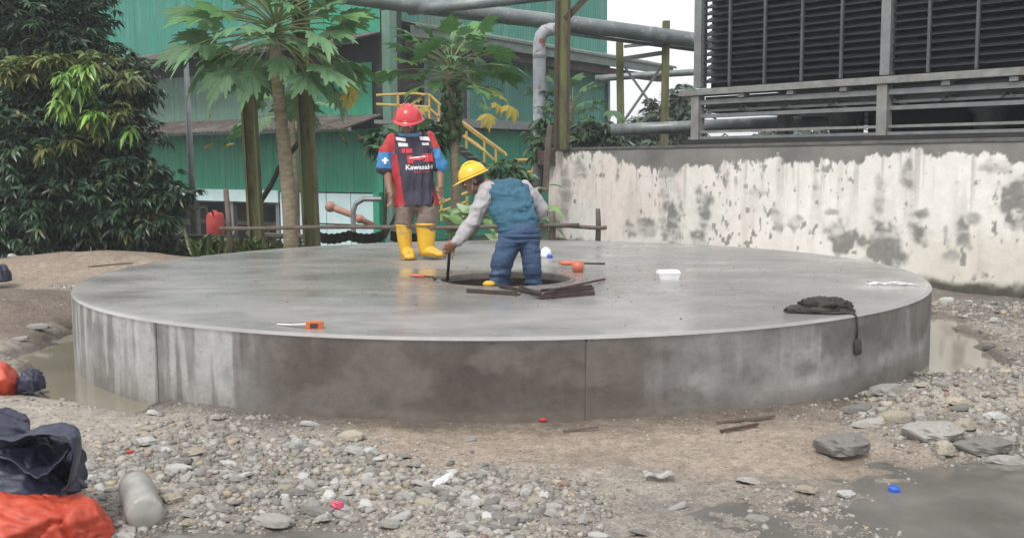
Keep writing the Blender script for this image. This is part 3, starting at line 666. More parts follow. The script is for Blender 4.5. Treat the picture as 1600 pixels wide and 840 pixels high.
# ------------------------------------------------------------ papaya trees
def papaya_mesh(seed, droop=.35, plen=1.0, R_=.47):
    rg = random.Random(seed); lob = []
    for a, l in ((0,1),(36,.95),(-36,.95),(72,.82),(-72,.82),(108,.62),(-108,.62),(142,.40),(-142,.40)):
        lob.append((R(a+rg.uniform(-4,4)), l*rg.uniform(.9,1.08)))
    def rr(th):
        r = .16
        for a, l in lob:
            dth = abs((th-a+pi) % (2*pi)-pi); dg = math.degrees(dth)
            for c, wd, pk in ((0,11,1.0),(10.5,8,.86),(18,7,.70)):
                r = max(r, l*pk*max(0, 1-(abs(dg-c)/wd)**1.6*.62) if abs(dg-c) < wd*1.25 else 0)
            r = max(r, l*.50*max(0, 1-dg/34))
        return r
    vs = []; fs = []; rings = (.02,.34,.67,1.0); N_ = 150
    for q in rings:
        for i in range(N_):
            th = -pi+2*pi*i/N_; r = rr(th)*q*R_; k = min(lob, key=lambda l: abs((th-l[0]+pi) % (2*pi)-pi))
            dd = abs((th-k[0]+pi) % (2*pi)-pi)
            z = -droop*(r/R_)**1.7*R_*(1+.25*sin(3*th+seed))+.9*r*min(dd, .3)*.35
            vs.append((plen+r*cos(th)*(1 if abs(th) < pi/2 else .9), r*sin(th), z-.02))
    for j in range(len(rings)-1):
        for i in range(N_-1): fs.append((j*N_+i, (j+1)*N_+i, (j+1)*N_+i+1, j*N_+i+1))
    me = bpy.data.meshes.new('leaf'); me.from_pydata(vs, [], fs); me.materials.append(None); me.update()
    return me
def petiole_mesh():
    mb = MB(); mb.tube([(0,0,-.05),(.35,0,.03),(.75,0,.035),(1,0,-.02)], [.016,.012,.010,.008], 5)
    me = bpy.data.meshes.new('petiole'); me.from_pydata(mb.v, [], mb.f); me.materials.append(m_pet); me.update(); return me
PAP = [papaya_mesh(i, dr) for i, dr in enumerate((.12,.32,.55,.25,.42))]; PET = petiole_mesh()
_lm = {}
def leafmesh(i, mat):
    if (i, mat.name) not in _lm:
        me = PAP[i].copy(); me.materials[0] = mat; _lm[i, mat.name] = me
    return _lm[i, mat.name]
def papaya_leaf(par, at, az, el, size, bl, mat, roll=0, i=None):
    lf = bpy.data.objects.new('leaf', leafmesh(random.randrange(5) if i is None else i, mat)); COL.objects.link(lf); lf.parent = par
    lf.location = Vector(at)-world_off(par); lf.rotation_euler = (roll, -el, az); lf.scale = (size, size*bl, size*bl)
    pt = bpy.data.objects.new('petiole', PET); COL.objects.link(pt); pt.parent = lf
def papaya(name, label, base, tp, r0, r1, crown, n_, size, mats, spread=1.0, els=(-.45, 1.05), azs=(0, 2*pi), group=None, fruit=0, extra=()):
    t = thing(name, label, 'tree', base, group); mb = MB(); b = Vector(base); q = Vector(tp); k = 14; pts = []; rad = []
    for i in range(k+1):
        f = i/k; pts.append(b.lerp(q, f)+Vector((.03*sin(f*5), 0, 0))); rad.append(r0+(r1-r0)*f+random.uniform(-.004,.004)+(.05*max(0, .12-f)/.12))
    mb.tube(pts, rad, 14); mb.build('trunk', m_bark, t, True)
    for i in range(n_):
        f = i/n_; az = azs[0]+(azs[1]-azs[0])*((i*.618034) % 1); el = els[0]+(els[1]-els[0])*f+random.uniform(-.12,.12)
        c = Vector(crown)+Vector((0,0,(f-.5)*.35))
        papaya_leaf(t, c, az, el, size*(1.05-.2*f)*random.uniform(.62,1.15)*spread, random.uniform(.85,1.05)/spread, random.choice(mats), random.uniform(-.55,.55))
    for px_, py_, dd, mat_, s_, bl, az, el in extra:
        papaya_leaf(t, P(px_, py_, dd), az, el, s_, bl, mat_)
    for i in range(fruit):
        f = i/fruit; a = i*2.4; c = q.lerp(b, .04+f*.40)+Vector((.15*cos(a), .13*sin(a), 0)); mb = MB()
        s_ = .062+.03*f; mb.ell(c, (s_, s_, s_*1.35), n=9, m=7); mb.build('fruit', m_fruit, t, True)
    return t
b1 = P(455, 385, 15.4); b1.z = .0
papaya('papaya_tree', 'tall papaya tree nearest the platform, thick pale trunk between two mossy posts', b1, P(432, 60, 15.4), .118, .085, P(430, 40, 15.4), 92, 1.10, [m_pap, m_papb, m_papb],
       els=(-.72, 1.0), extra=((520,92,15.2,m_papy,.5,1.0,-.4,-.9),(530,110,15.1,m_papy,.4,1.0,-.7,-1.1),(350,150,15.0,m_papy,.35,1.0,3.4,-.9),(510,60,15.6,m_papy,.5,.75,.2,-1.25),(516,64,15.7,m_papy,.55,.7,.0,-1.3),(352,210,16.0,m_papy,.3,1.0,3.0,-.5)))
papaya('papaya_tree', 'smaller papaya tree with green fruit on its trunk, behind the red-helmeted man', P(712, 360, 19), P(704, 112, 19), .10, .085, P(704, 106, 19), 60, .88, [m_pap, m_pap, m_papb],
       els=(-.22, .85), fruit=26, extra=((690,138,17.8,m_papy,.46,1.1,pi+.35,-.42),(668,146,17.7,m_papy,.42,1.1,pi+.7,-.5),(676,146,17.6,m_papy,.4,1.1,pi+1.0,-.7),(640,150,17.6,m_papy,.4,1.2,pi+1.2,-.7),(770,140,17.6,m_papy,.5,1.2,-.8,-.6),(755,150,17.6,m_papy,.45,1.2,-1.3,-.8),(735,132,17.8,m_papy,.5,1.0,-.35,-.35),(750,140,17.7,m_papy,.42,1.1,-.6,-.6),(720,150,18.4,m_papb,.5,1.0,-.6,-.3),
       (790,190,19,m_papd,.16,2.4,.2,-1.35),(770,182,19.2,m_papd,.10,2.0,.2,-1.4)))
papaya('papaya_tree', 'sparse low papaya tree with thin flat leaves, standing behind the pale trunk', P(462, 380, 19.5), P(458, 168, 19.5), .07, .05, P(458, 165, 19.5), 16, 1.05, [m_papb, m_pap],
       els=(-.25, .28), extra=((400,218,19,m_papy,.45,.9,pi,-.12),(540,200,19,m_papd,.3,1.1,.1,-.5),(515,195,19,m_papd,.35,.8,.1,-.75),(392,222,18.6,m_papd,.14,1.1,pi,-1.3),(425,318,18.8,m_papy,.2,1.2,pi,-.4)))
papaya('papaya_tree', 'papaya tree with pale leaves partly hidden behind the tall post on the wall', P(893, 330, 23), P(893, 160, 23), .09, .07, P(893, 168, 23), 24, .78, [m_papb, m_papb, m_pap], els=(-.5, .95))
papaya('papaya_tree', 'low papaya seedling spreading green leaves behind the red-helmeted man', P(632, 372, 18.2), P(632, 262, 18.2), .05, .04, P(632, 240, 18.2), 9, .62, [m_papb], els=(.0, .9))

# ------------------------------------------------------------ leafy crowns as many small leaves
def leaves_np(cent, dirs, lens, wid, cols, droop=.3):
    """lance-shaped leaves folded along the midrib: 8 verts, 6 quads-as-tris per leaf"""
    n_ = len(cent); D = dirs/np.linalg.norm(dirs, axis=1, keepdims=True)
    up = np.tile([0, 0, 1.0], (n_, 1)); up += rng.normal(0, .45, (n_, 3)); Sd = np.cross(D, up); Sd /= np.linalg.norm(Sd, axis=1, keepdims=True)+1e-9
    Nn = np.cross(Sd, D); prof = [(0,.0,0),(.30,.85,.06),(.30,-.85,.06),(.33,0,0),(.68,.72,0),(.68,-.72,0),(.68,0,-.07),(1,0,-.22)]
    V = np.zeros((n_, 8, 3)); L_ = lens[:, None]; W_ = (wid*.5)[:, None]
    for k, (a, b, c) in enumerate(prof):
        V[:, k] = cent+D*L_*a+Sd*W_*b+Nn*L_*c*.8-np.array([0, 0, 1])*(L_*droop*a*a)
    Fc = np.array([(0,1,3),(0,3,2),(1,4,6),(1,6,3),(3,6,5),(3,5,2),(4,7,6),(6,7,5)])
    Fq = (Fc[None]+(np.arange(n_)*8)[:, None, None]).reshape(-1, 3)
    return V.reshape(-1, 3), Fq, np.repeat(cols, 8, 0)
def crown(par, name, clumps, whorls, per, ll, lw, base, var=.35, droop=.35, shell=.55, mat=None, lean=.5):
    """clumps: (centre, (rx,ry,rz)); whorls of leaves radiate from twig ends spread through each clump"""
    C_, D_, L_, K_ = [], [], [], []; vol = np.array([c[1][0]*c[1][2] for c in clumps]); ks = rng.choice(len(clumps), whorls, p=vol/vol.sum())
    for k in ks:
        c, r = clumps[k]; v = rng.normal(size=3); v /= np.linalg.norm(v)
        q = shell+(1-shell)*rng.random()**.6; w_ = np.array(c)+v*np.array(r)*q*(1+.24*rng.normal())
        tone = rng.uniform(1-var, 1+var)*(1+.12*v[2]); m_ = rng.integers(per-2, per+3); a0 = rng.uniform(0, 6.28)
        out = v*lean
        for i in range(m_):
            a = a0+i*2.4; e = rng.uniform(-.5, .45)
            D_.append(out+np.array([cos(a)*cos(e), sin(a)*cos(e), sin(e)])); C_.append(w_); L_.append(ll*rng.uniform(.6, 1.2)); K_.append(np.array(base[rng.integers(len(base))])*tone)
    C_, D_, L_, K_ = map(np.array, (C_, D_, L_, K_))
    V, Fq, cc = leaves_np(C_, D_, L_, L_*lw*rng.uniform(.8, 1.2, len(L_)), K_, droop)
    off = np.array(world_off(par)); o = npmesh(name, V-off, Fq, mat or m_lf, par); setc(o, cc); return o
def pc(px_, py_, dd, rx, rz, ry=None):     # clump given by where it stands and its size in metres
    k = dd/F; return (tuple(P(px_, py_, dd)), (rx*k, (ry or rx)*k, rz*k))
def limbs(par, base, tips, r, mat):
    mb = MB(); b = Vector(base)
    for tpt in tips:
        e = Vector(tpt); m1 = b.lerp(e, .4)+Vector((0, 0, .3)); mb.tube([b, m1, e], [r, r*.6, r*.2], 6)
    return mb.build('limb', mat, par, True)
# big bush at the left
DG = [(.042,.085,.045),(.05,.10,.05),(.034,.07,.042),(.065,.11,.06)]; YG = [(.15,.19,.05),(.11,.165,.05),(.20,.20,.06)]; LG = [(.19,.37,.07),(.15,.31,.06),(.23,.38,.08)]
bt = thing('mango_tree', 'large dark bushy tree filling the left edge, with lime green young leaves', 'tree', (-8.9, 17.6, 0))
cl = [pc(40,40,17.5,110,60), pc(100,20,18,66,50), pc(20,140,17.5,110,70), pc(120,120,17.5,100,50), pc(60,230,17,110,70), pc(170,210,17,70,60), pc(205,130,17,34,22), pc(20,330,16.6,90,60), pc(110,320,16.6,90,60),
      pc(190,310,16.6,70,60), pc(245,310,16.4,44,30), pc(150,260,16.6,70,50), pc(-80,150,17.5,120,150), pc(-80,320,17,110,70), pc(215,355,16.4,40,26), pc(40,-60,18,130,60), pc(150,62,17.6,30,20), pc(225,150,17.2,22,14), pc(228,108,17.4,18,8), pc(275,300,16.3,26,12), pc(255,345,16.3,34,14), pc(235,265,16.4,24,10), pc(195,85,17.5,16,10)]
crown(bt, 'crown', cl, 6800, 8, .195, .34, DG, .42)
crown(bt, 'yellowing_leaves', [pc(35,110,16.1,40,18), pc(75,95,16.2,32,14), pc(150,95,16.0,24,16), pc(185,175,15.9,16,14), pc(150,185,15.9,22,10), pc(165,212,15.9,20,12), pc(115,215,16,16,12), pc(205,120,16.2,22,14), pc(60,235,15.9,20,8)], 110, 7, .2, .34, YG, .3, shell=.2)
crown(bt, 'yellow_green_tips', cl, 190, 6, .19, .34, YG, .25, shell=.85, lean=.8)
crown(bt, 'young_leaves', [pc(112,128,15.8,26,24,22), pc(132,112,15.8,14,16), pc(98,165,15.8,14,10), pc(152,182,15.75,16,8), pc(205,202,16,10,8), pc(135,150,15.8,12,12)], 55, 7, .22, .32, LG, .3, droop=.7, shell=.1, lean=.2)
crown(bt, 'pale_inner_leaves', cl, 500, 6, .2, .26, [(.085,.12,.06),(.11,.14,.06)], .3)
mb = MB()
for x, y in ((50,395),(120,392),(170,392)):
    b = P(x, y, 17.3); b.z = .1; e = P(x+random.uniform(-30,30), y-150, 17.3); mb.tube([b, b.lerp(e,.5)+Vector((.2,0,0)), e], [.12,.09,.05], 8)
mb.build('trunk', m_bark2, bt, True); limbs(bt, P(100,330,17.3), [P(40,120,17.6), P(150,120,17.6), P(190,250,17), P(10,240,17), P(100,40,18)], .07, m_bark2)
# pale hoarding seen between the leaves
hb = thing('pale_fence', 'low pale fence glimpsed under the dark tree at the left', 'fence', P(60, 400, 19.5))
for i in range(16):
    mb = MB(); mb.box(P(-30+i*15, 392, 19.5+.03*(i % 2)), (.15, .03, .62)); mb.build('board', M_('pale_board', (.42,.46,.47), (.3,.34,.35), 4, .7) if i == 0 else bpy.data.materials['pale_board'], hb)
# trees and shrubs beyond
def shrub(name, label, cat, at, cl, nw, ll, lw, base, per=6, group=None, stem=True, **k):
    t = thing(name, label, cat, at, group); crown(t, 'foliage', cl, nw, per, ll, lw, base, **k)
    if stem:
        mb = MB(); a = Vector(at)
        for c in cl[:4]: mb.tube([a, a.lerp(Vector(c[0]), .5)+Vector((.05,0,.05)), Vector(c[0])], [.035, .025, .012], 5)
        mb.build('stem', m_bark2, t)
    return t
FG = [(.075,.115,.075),(.10,.14,.095),(.06,.10,.06)]
shrub('distant_tree', 'distant leafy tree against the white sky behind the pipe rack', 'tree', P(1040, 235, 38), [pc(1030,188,38,30,26), pc(1062,160,38,22,24), pc(1005,205,38,24,20), pc(1075,195,38,26,26), pc(1050,222,38,60,14)], 620, .42, .38, FG, 5, shell=.1)
shrub('distant_tree', 'far line of green foliage seen under the cooling tower', 'tree', P(1500, 235, 40), [pc(1470,190,40,50,16), pc(1560,190,40,60,14), pc(1250,205,40,90,8), pc(960,215,40,60,14)], 500, .4, .4, FG, 5, shell=.1)
MG = [(.075,.15,.06),(.09,.18,.07),(.06,.12,.055)]
shrub('shrub', 'green shrub behind the wall, left of the tall post', 'shrub', P(840, 330, 22), [pc(845,222,22,22,26), pc(852,180,22.5,14,26)], 45, .26, .34, MG)
shrub('shrub', 'low green growth along the wall top beside the tall post', 'shrub', P(930, 240, 22.5), [pc(925,208,22.5,32,20), pc(900,222,22.5,24,12), pc(955,218,22.5,26,10)], 90, .24, .34, MG+FG)
shrub('shrub', 'dark green shrub beneath the stair, left of the fruiting papaya', 'shrub', P(600, 372, 19), [pc(600,222,19,22,10), pc(675,215,19,18,14)], 60, .3, .36, [(.04,.10,.04),(.05,.12,.05)])
shrub('shrub', 'dark leafy shrub behind the yellow helmet', 'shrub', P(775, 372, 18.5), [pc(790,262,18.5,22,10), pc(808,282,18.7,18,10)], 50, .24, .34, MG)
# broad pale leaves behind the crouched worker
tg = thing('taro_clump', 'clump of broad pale green leaves behind the bending worker', 'plant', P(760, 378, 15.6))
def broad(par, at, az, el, L_, W_, mat):
    mb = MB(); a = Vector(at); dv = Vector((cos(az)*cos(el), sin(az)*cos(el), sin(el))); sd = dv.cross(ZV).normalized()
    def fn(u, v):
        wv = W_*sin(pi*min(.97, max(.03, u**.8)))*(v-.5); return a+dv*L_*u+sd*wv-ZV*(L_*.5*u*u)+ZV*abs(wv)*.35
    mb.grid(fn, 9, 4); return mb.build('leaf', mat, par, True)
m_taro = leafm('taro_leaf', (.22,.33,.13), (.14,.24,.08), .4); m_taro2 = leafm('pale_taro_leaf', (.42,.48,.33), (.28,.38,.2), .4)
for i in range(46):
    x = random.choice([random.uniform(692, 765), random.uniform(765, 860)]); y = random.uniform(330, 376) if x < 765 else random.uniform(282, 372)
    broad(tg, P(x, y, random.uniform(15.2, 16.4)), random.uniform(0, 6.28), random.uniform(-.1, .9), random.uniform(.3, .6), random.uniform(.14, .3), random.choice([m_taro, m_taro2, m_taro]))
# grass tufts
def tuft(name, label, x0, x1, yb, dd, n_, h, cols, group='grass tufts behind the platform'):
    a = []; dr = []; L_ = []; K_ = []
    for i in range(n_):
        p = P(random.uniform(x0, x1), yb, dd+random.uniform(-.4,.4)); p.z = float(zg(p.x, p.y)); a.append(p); dr.append((random.gauss(0,.3), random.gauss(0,.3), 1)); L_.append(h*random.uniform(.4,1.1)); K_.append(random.choice(cols))
    L_ = np.array(L_); V, Fq, cc = leaves_np(np.array([tuple(q) for q in a]), np.array(dr), L_, L_*.12, np.array(K_), .25)
    bs = V.min(0); o = npmesh(name, V-bs, Fq, m_lf); setc(o, cc); o.location = bs; return tag(o, label, 'grass', group, 'stuff')
tuft('grass', 'grass tufts by the wooden stake left of the papaya trunk', 300, 460, 380, 16.2, 600, .62, [(.09,.16,.04),(.12,.15,.05),(.06,.11,.03)])
tuft('grass', 'grass strip along the far rim of the platform', 460, 860, 380, 16.4, 500, .5, [(.08,.14,.04),(.05,.10,.03)])
tuft('grass', 'greyish weeds under the dark tree', 180, 320, 390, 17.0, 700, .9, [(.10,.13,.10),(.06,.09,.06),(.14,.16,.14)])

# wooden rail fence behind the platform
rf = thing('rail_fence', 'rough wooden rail on stakes running behind the platform', 'fence', P(600, 380, 15.0))
for a, b in (((343,357),(660,354)),((640,356),(905,352)),((860,352),(948,356))):
    mb = MB(); pts = [P(a[0]+(b[0]-a[0])*i/6, a[1]+(b[1]-a[1])*i/6+random.uniform(-.8,.8), 15.1+.03*(a[0] > 700)) for i in range(7)]; mb.tube(pts, .03, 7); mb.build('rail', m_wood, rf, True)
for x0, x1, y0, y1, r in ((353,360,294,394,.042),(862,862,330,380,.055),(934,934,326,380,.042)):
    mb = MB(); mb.tube([P(x1,y1,15.2), P((x0+x1)/2+1,(y0+y1)/2,15.2), P(x0,y0,15.2)], [r, r*.95, r*.85], 7); mb.build('stake', m_wood, rf, True)
mb = MB(); pts = [P(852,300,19), P(856,225,19), P(860,196,19)]; mb.tube(pts, .06, 7); solo('bamboo_pole', mb, m_wood, 'rough wooden pole leaning at the left end of the wall', 'pole')
# corrugated scrap and pipes lying behind the rail
sc = thing('scrap_sheet', 'dark sagging corrugated sheet lying behind the rail fence', 'scrap', P(570, 372, 18))
for i, (x0, x1) in enumerate(((490,545),(545,600),(610,680))):
    mb = MB()
    def fn(u, v, x0=x0, x1=x1):
        p = P(x0+(x1-x0)*u, 368-5*sin(pi*u)*(-1)+v*16-8, 18+v*1.0); return p+ZV*.008*sin(u*40)
    mb.grid(fn, 40, 3); mb.build('sheet', m_rust, sc)
mb = MB()
for i, (x, y, l, a) in enumerate(((430,368,90,2),(390,376,60,-3),(300,370,120,1))):
    mb = MB(); mb.tube([P(x-l/2,y-a,19), P(x+l/2,y+a,19)], .05, 6)
    solo('scrap_timber', mb, [m_wood, m_brown, m_rust][i], ['brown timber lying behind the papaya trunk', 'short dark timber behind the left mossy post', 'long dark beam on the ground under the left building'][i], 'timber')

# ------------------------------------------------------------ stones
def heap(c, r, seed, n_=90, m_=50, planes=26, jit=.22, fz=.03):
    rg = np.random.default_rng(seed); c = Vector(c); th = np.linspace(0, 2*pi, n_, endpoint=False); ph = np.linspace(0, pi, m_+1); T, H = np.meshgrid(th, ph)
    D = np.stack([np.sin(H)*np.cos(T), np.sin(H)*np.sin(T), np.cos(H)], -1); N_ = rg.normal(size=(planes, 3)); N_ /= np.linalg.norm(N_, axis=1, keepdims=True); dd = 1-jit+2*jit*rg.random(planes)
    q = D@N_.T; t = np.where(q > .05, dd/np.maximum(q, .05), 9); k = np.minimum(t.min(-1), 1.25)
    t2 = np.sort(t, -1)[..., 1]; k = k+.05*np.exp(-((t2-k)/.05)**2)          # raised creases where flats meet
    k = k+fz*(1-abs(fbm(D[..., 0]*6+D[..., 1]*3, D[..., 2]*6+D[..., 1]*4, seed, 4)*2-1)*2)-.28*np.exp(-((np.sin(T*1.5+seed)*.8+D[..., 2]*.6)/.10)**2)*np.sin(H)
    V = (D*k[..., None]*np.array(r)).reshape(-1, 3); mb = MB(); V[:, 2] = np.maximum(V[:, 2], -r[2]*.3)
    fs = [(j*n_+i, j*n_+(i+1) % n_, (j+1)*n_+(i+1) % n_, (j+1)*n_+i) for j in range(m_) for i in range(n_)]; mb.add([c+Vector(v) for v in V], fs); return mb
def hull(seed, flat):
    r = np.random.default_rng(seed); bm = bmesh.new()
    for i in range(13):
        v = r.normal(size=3); v /= np.linalg.norm(v); v *= r.uniform(.75, 1.05); bm.verts.new((v[0]*.5*r.uniform(.9,1.1), v[1]*.42, v[2]*.5*flat))
    g = bmesh.ops.convex_hull(bm, input=bm.verts)
    for v in [v for v in bm.verts if not v.link_faces]: bm.verts.remove(v)
    bmesh.ops.triangulate(bm, faces=bm.faces); me = bpy.data.meshes.new('stone'); bm.to_mesh(me); bm.free(); me.materials.append(m_stone); return me
m_stoneo = objcolor(M_('ochre_stone', (.33,.295,.235), (.26,.23,.18), 12, .7, bump=.3), .25)
m_stonel = objcolor(M_('pale_stone', (.44,.44,.42), (.34,.34,.325), 14, .7, bump=.3), .2)
HB = [hull(i, f) for i, f in enumerate((.45,.6,.35,.7,.5,.4,.55,.8,.3,.65))]
HBv = {}
for m_ in (m_stone, m_stoneo, m_stonel):
    for i, h in enumerate(HB):
        c_ = h.copy(); c_.materials[0] = m_; HBv[i, m_.name] = c_
ROCK = []
for i in range(6):
    mb = heap((0, 0, 0), (.5, .42, .46), 300+i, 26, 15, planes=16, jit=.2, fz=.07); me = bpy.data.meshes.new('stone'); me.from_pydata(mb.v, [], mb.f); me.update(); ROCK.append(me)
ROCKv = {}
for m_ in (m_stone, m_stoneo, m_stonel):
    for i, h_ in enumerate(ROCK): c_ = h_.copy(); c_.materials.append(m_); ROCKv[i, m_.name] = c_
def put_stone(x, y, s, i=None, mat=None, sz=(1,1,1), sink=.18, z=None, rz=None):
    i = random.randrange(10) if i is None else i
    o = bpy.data.objects.new('stone', HBv[i, (mat or m_stone).name] if s < .075 else ROCKv[i % 6, (mat or m_stone).name]); COL.objects.link(o); o.parent = ground
    o.location = (x, y, (float(zg(x, y)) if z is None else z)+s*sz[2]*.2*(1-sink)); o.scale = (s*sz[0], s*sz[1], s*sz[2]); tl = .35 if s < .12 else .08; o.rotation_euler = (random.uniform(-tl,tl), random.uniform(-tl,tl), random.uniform(0, 6.28) if rz is None else rz); return o
def gz(px_, py_):      # where a line of sight meets the earth
    z = .2
    for _ in range(6): p = G(px_, py_, z); z = float(zg(p.x, p.y))
    return p
# the largest, one by one: (px, py, width px, kind)
BIG = [(1311,704,92,'s',(1,.7,.62)),(1312,692,34,'l',(1,.8,.8)),(1452,682,104,'s',(1,.8,.45)),(1398,657,56,'o',(1,.5,.55)),(1508,668,44,'o',(1,.7,.7)),(1476,708,42,'o',(1,.8,.9)),(1530,706,100,'s',(1,.6,.45)),(1262,768,40,'o',(1,.7,.5)),(1320,772,36,'l',(1,.7,.5)),
       (1498,612,44,'o',(1,.6,.4)),(1442,606,20,'o',(1,.7,.5)),(1470,604,24,'s',(1,.6,.5)),(1185,812,46,'s',(1,.6,.4)),(1360,664,60,'s',(1,.5,.4)),(1570,690,50,'s',(1,.6,.4)),(1575,722,70,'s',(1,.5,.35)),
       (550,684,44,'o',(1,.6,.55)),(555,708,34,'l',(1,.8,.7)),(578,706,28,'l',(1,.7,.7)),(628,806,44,'l',(1,.9,.35)),(430,820,60,'s',(1,.7,.5)),(500,803,60,'s',(1,.5,.45)),(450,764,38,'o',(1,.7,.5)),(466,698,26,'l',(1,.8,.9)),
       (228,692,32,'l',(1,.8,.7)),(255,703,44,'s',(1,.5,.5)),(305,708,34,'o',(1,.7,.6)),(240,645,20,'l',(1,.6,.5)),(285,722,40,'s',(1,.6,.5)),(280,732,44,'l',(1,.6,.4)),(228,756,60,'s',(1,.4,.4)),(268,780,34,'o',(1,.8,.7)),(355,797,40,'s',(1,.7,.4)),(300,805,30,'s',(1,.8,.5)),
       (378,745,34,'l',(1,.8,.4)),(485,662,40,'l',(1,.3,.3)),(735,818,44,'l',(1,.5,.3)),(660,756,36,'s',(1,.6,.4)),(830,752,36,'s',(1,.4,.4)),(795,790,34,'s',(1,.4,.5)),(1060,790,40,'s',(1,.5,.3)),(1170,752,44,'s',(1,.6,.4)),(1000,832,46,'s',(1,.4,.3)),
       (935,836,34,'l',(1,.5,.4)),(340,652,22,'s',(1,.7,.5)),(630,712,30,'s',(1,.7,.4)),(610,820,30,'s',(1,.7,.5)),(570,745,40,'l',(1,.5,.35)),(735,686,26,'s',(1,.5,.4)),(1545,548,24,'s',(1,.5,.7)),(90,588,46,'s',(1,.4,.4)),(66,612,26,'s',(1,.5,.4)),(60,520,50,'s',(1,.3,.3)),
       (30,488,30,'s',(1,.5,.4)),(20,412,16,'l',(1,.6,.5)),(1390,612,70,'s',(1,.5,.4)),(1340,640,60,'s',(1,.5,.4)),(1500,640,36,'s',(1,.6,.4)),(1555,650,40,'l',(1,.5,.4)),(1480,470,26,'l',(1,.6,.6)),(1555,500,24,'l',(1,.6,.5))]
taken = []
for x, y, wpx, k_, sz in BIG:
    p = gz(x, y+3); s = wpx*p.y/F*(.86 if wpx*p.y/F > .09 else 1.1); put_stone(p.x, p.y, s, 7 if wpx > 85 else None, {'s': m_stone, 'l': m_stonel, 'o': m_stoneo}[k_], sz, .0, rz=random.uniform(-.35,.35)); taken.append((p.x, p.y, s))
def dens(x, y):
    b = beige(x, y); n = fbm(x*1.5, y*1.5, 111, 4); d_ = .34+1.1*ss(.47, .6, n)
    cl_ = .35+.65*ss(.36, .55, n)
    g1 = cl_*np.exp(-(((x+.75)/1.0)**2+((y-4.9)/.65)**2))*2.4 + np.exp(-(((x+1.6)/.9)**2+((y-5.6)/.8)**2))*1.5
    g2 = ss(1.4, 2.2, x)*ss(5.3, 5.6, y)*ss(9, 7.6, y)*1.6+ss(3.8, 4.3, x)*ss(7, 8, y)*.9
    g3 = np.exp(-(((x+4.9)/1.6)**2+((y-12.9)/.7)**2))*1.2
    d_ = (d_*.55+g1+g2+g3)*(1-.62*b)*(1-.5*brown(x, y))
    r = np.hypot(x-CX, y-CY); d_ = d_*(r > RP+.03)*(1-.93*ss(np.where(y > 8, .135, .165), np.where(y > 8, .115, .14), zg(x, y)))
    return d_*ss(14.2, 13.2, y+(x > 0)*1.5)
N0 = 210000
yy = 4.0+(14.5-4.0)*rng.random(N0)**1.9; xx = (rng.random(N0)*2-1)*(yy*.52+.15)
dn = dens(xx, yy); keep = rng.random(N0) < dn*.40*(yy/14.5)**.15; xx = xx[keep]; yy = yy[keep]; dn = dn[keep]
sz = .008+.015*rng.random(len(xx))**2+.055*rng.random(len(xx))**8*np.clip(dn, .25, 1.6)+.05*rng.random(len(xx))**6*ss(5.2, 4.5, yy)*ss(.4, -.1, xx)*.6
sz = sz*(1+.045*np.clip(yy-5, 0, 9))
pxs = sz/yy; order = np.argsort(-pxs)
nb = 300-len(BIG)-0
for k in order[:nb]:
    mt = m_stone if rng.random() < .8 else (m_stonel if rng.random() < .7 else m_stoneo)
    put_stone(float(xx[k]), float(yy[k]), min(.080, float(sz[k])*.85), None, mt, (1, random.uniform(.5,.95), random.uniform(.35,.7)), sink=.5)
rest = order[nb:]; xr, yr, sr = xx[rest], yy[rest], sz[rest]; zr = zg(xr, yr)
base_h = []
for h in HB[:5]:
    v = np.zeros(len(h.vertices)*3); h.vertices.foreach_get('co', v); f = np.array([list(p.vertices) for p in h.polygons]); base_h.append((v.reshape(-1, 3), f))
Vs, Fs, Cs = [], [], []; off = 0; hid = rng.integers(0, 5, len(xr))
for j in range(5):
    s_ = hid == j; v, f = base_h[j]; m_ = int(s_.sum()); a = rng.uniform(0, 6.28, m_); tx = rng.uniform(-.5, .5, m_)
    x = v[None, :, 0]; y = v[None, :, 1]*rng.uniform(.6, 1, (m_, 1)); z = v[None, :, 2]+x*tx[:, None]*.5
    ca, sa = np.cos(a)[:, None], np.sin(a)[:, None]; q = sr[s_][:, None]
    V = np.stack([xr[s_][:, None]+(x*ca-y*sa)*q, yr[s_][:, None]+(x*sa+y*ca)*q, zr[s_][:, None]+z*q+q*.04], -1)
    Vs.append(V.reshape(-1, 3)); Fs.append((f[None]+off+(np.arange(m_)*len(v))[:, None, None]).reshape(-1, 3)); off += m_*len(v)
    c = np.array([.30, .282, .252])*rng.uniform(.55, 1.4, (m_, 1)); oc = rng.random(m_) < .05; c[oc] = np.array([.42, .35, .24])*rng.uniform(.7, 1.1, (int(oc.sum()), 1)); oc = rng.random(m_) < .012; c[oc] = np.array([.27, .18, .15])
    Cs.append(np.repeat(c, len(v), 0))
gv = npmesh('gravel', np.concatenate(Vs), np.concatenate(Fs), m_gravel, ground); gv['kind'] = 'stuff'; setc(gv, np.concatenate(Cs))
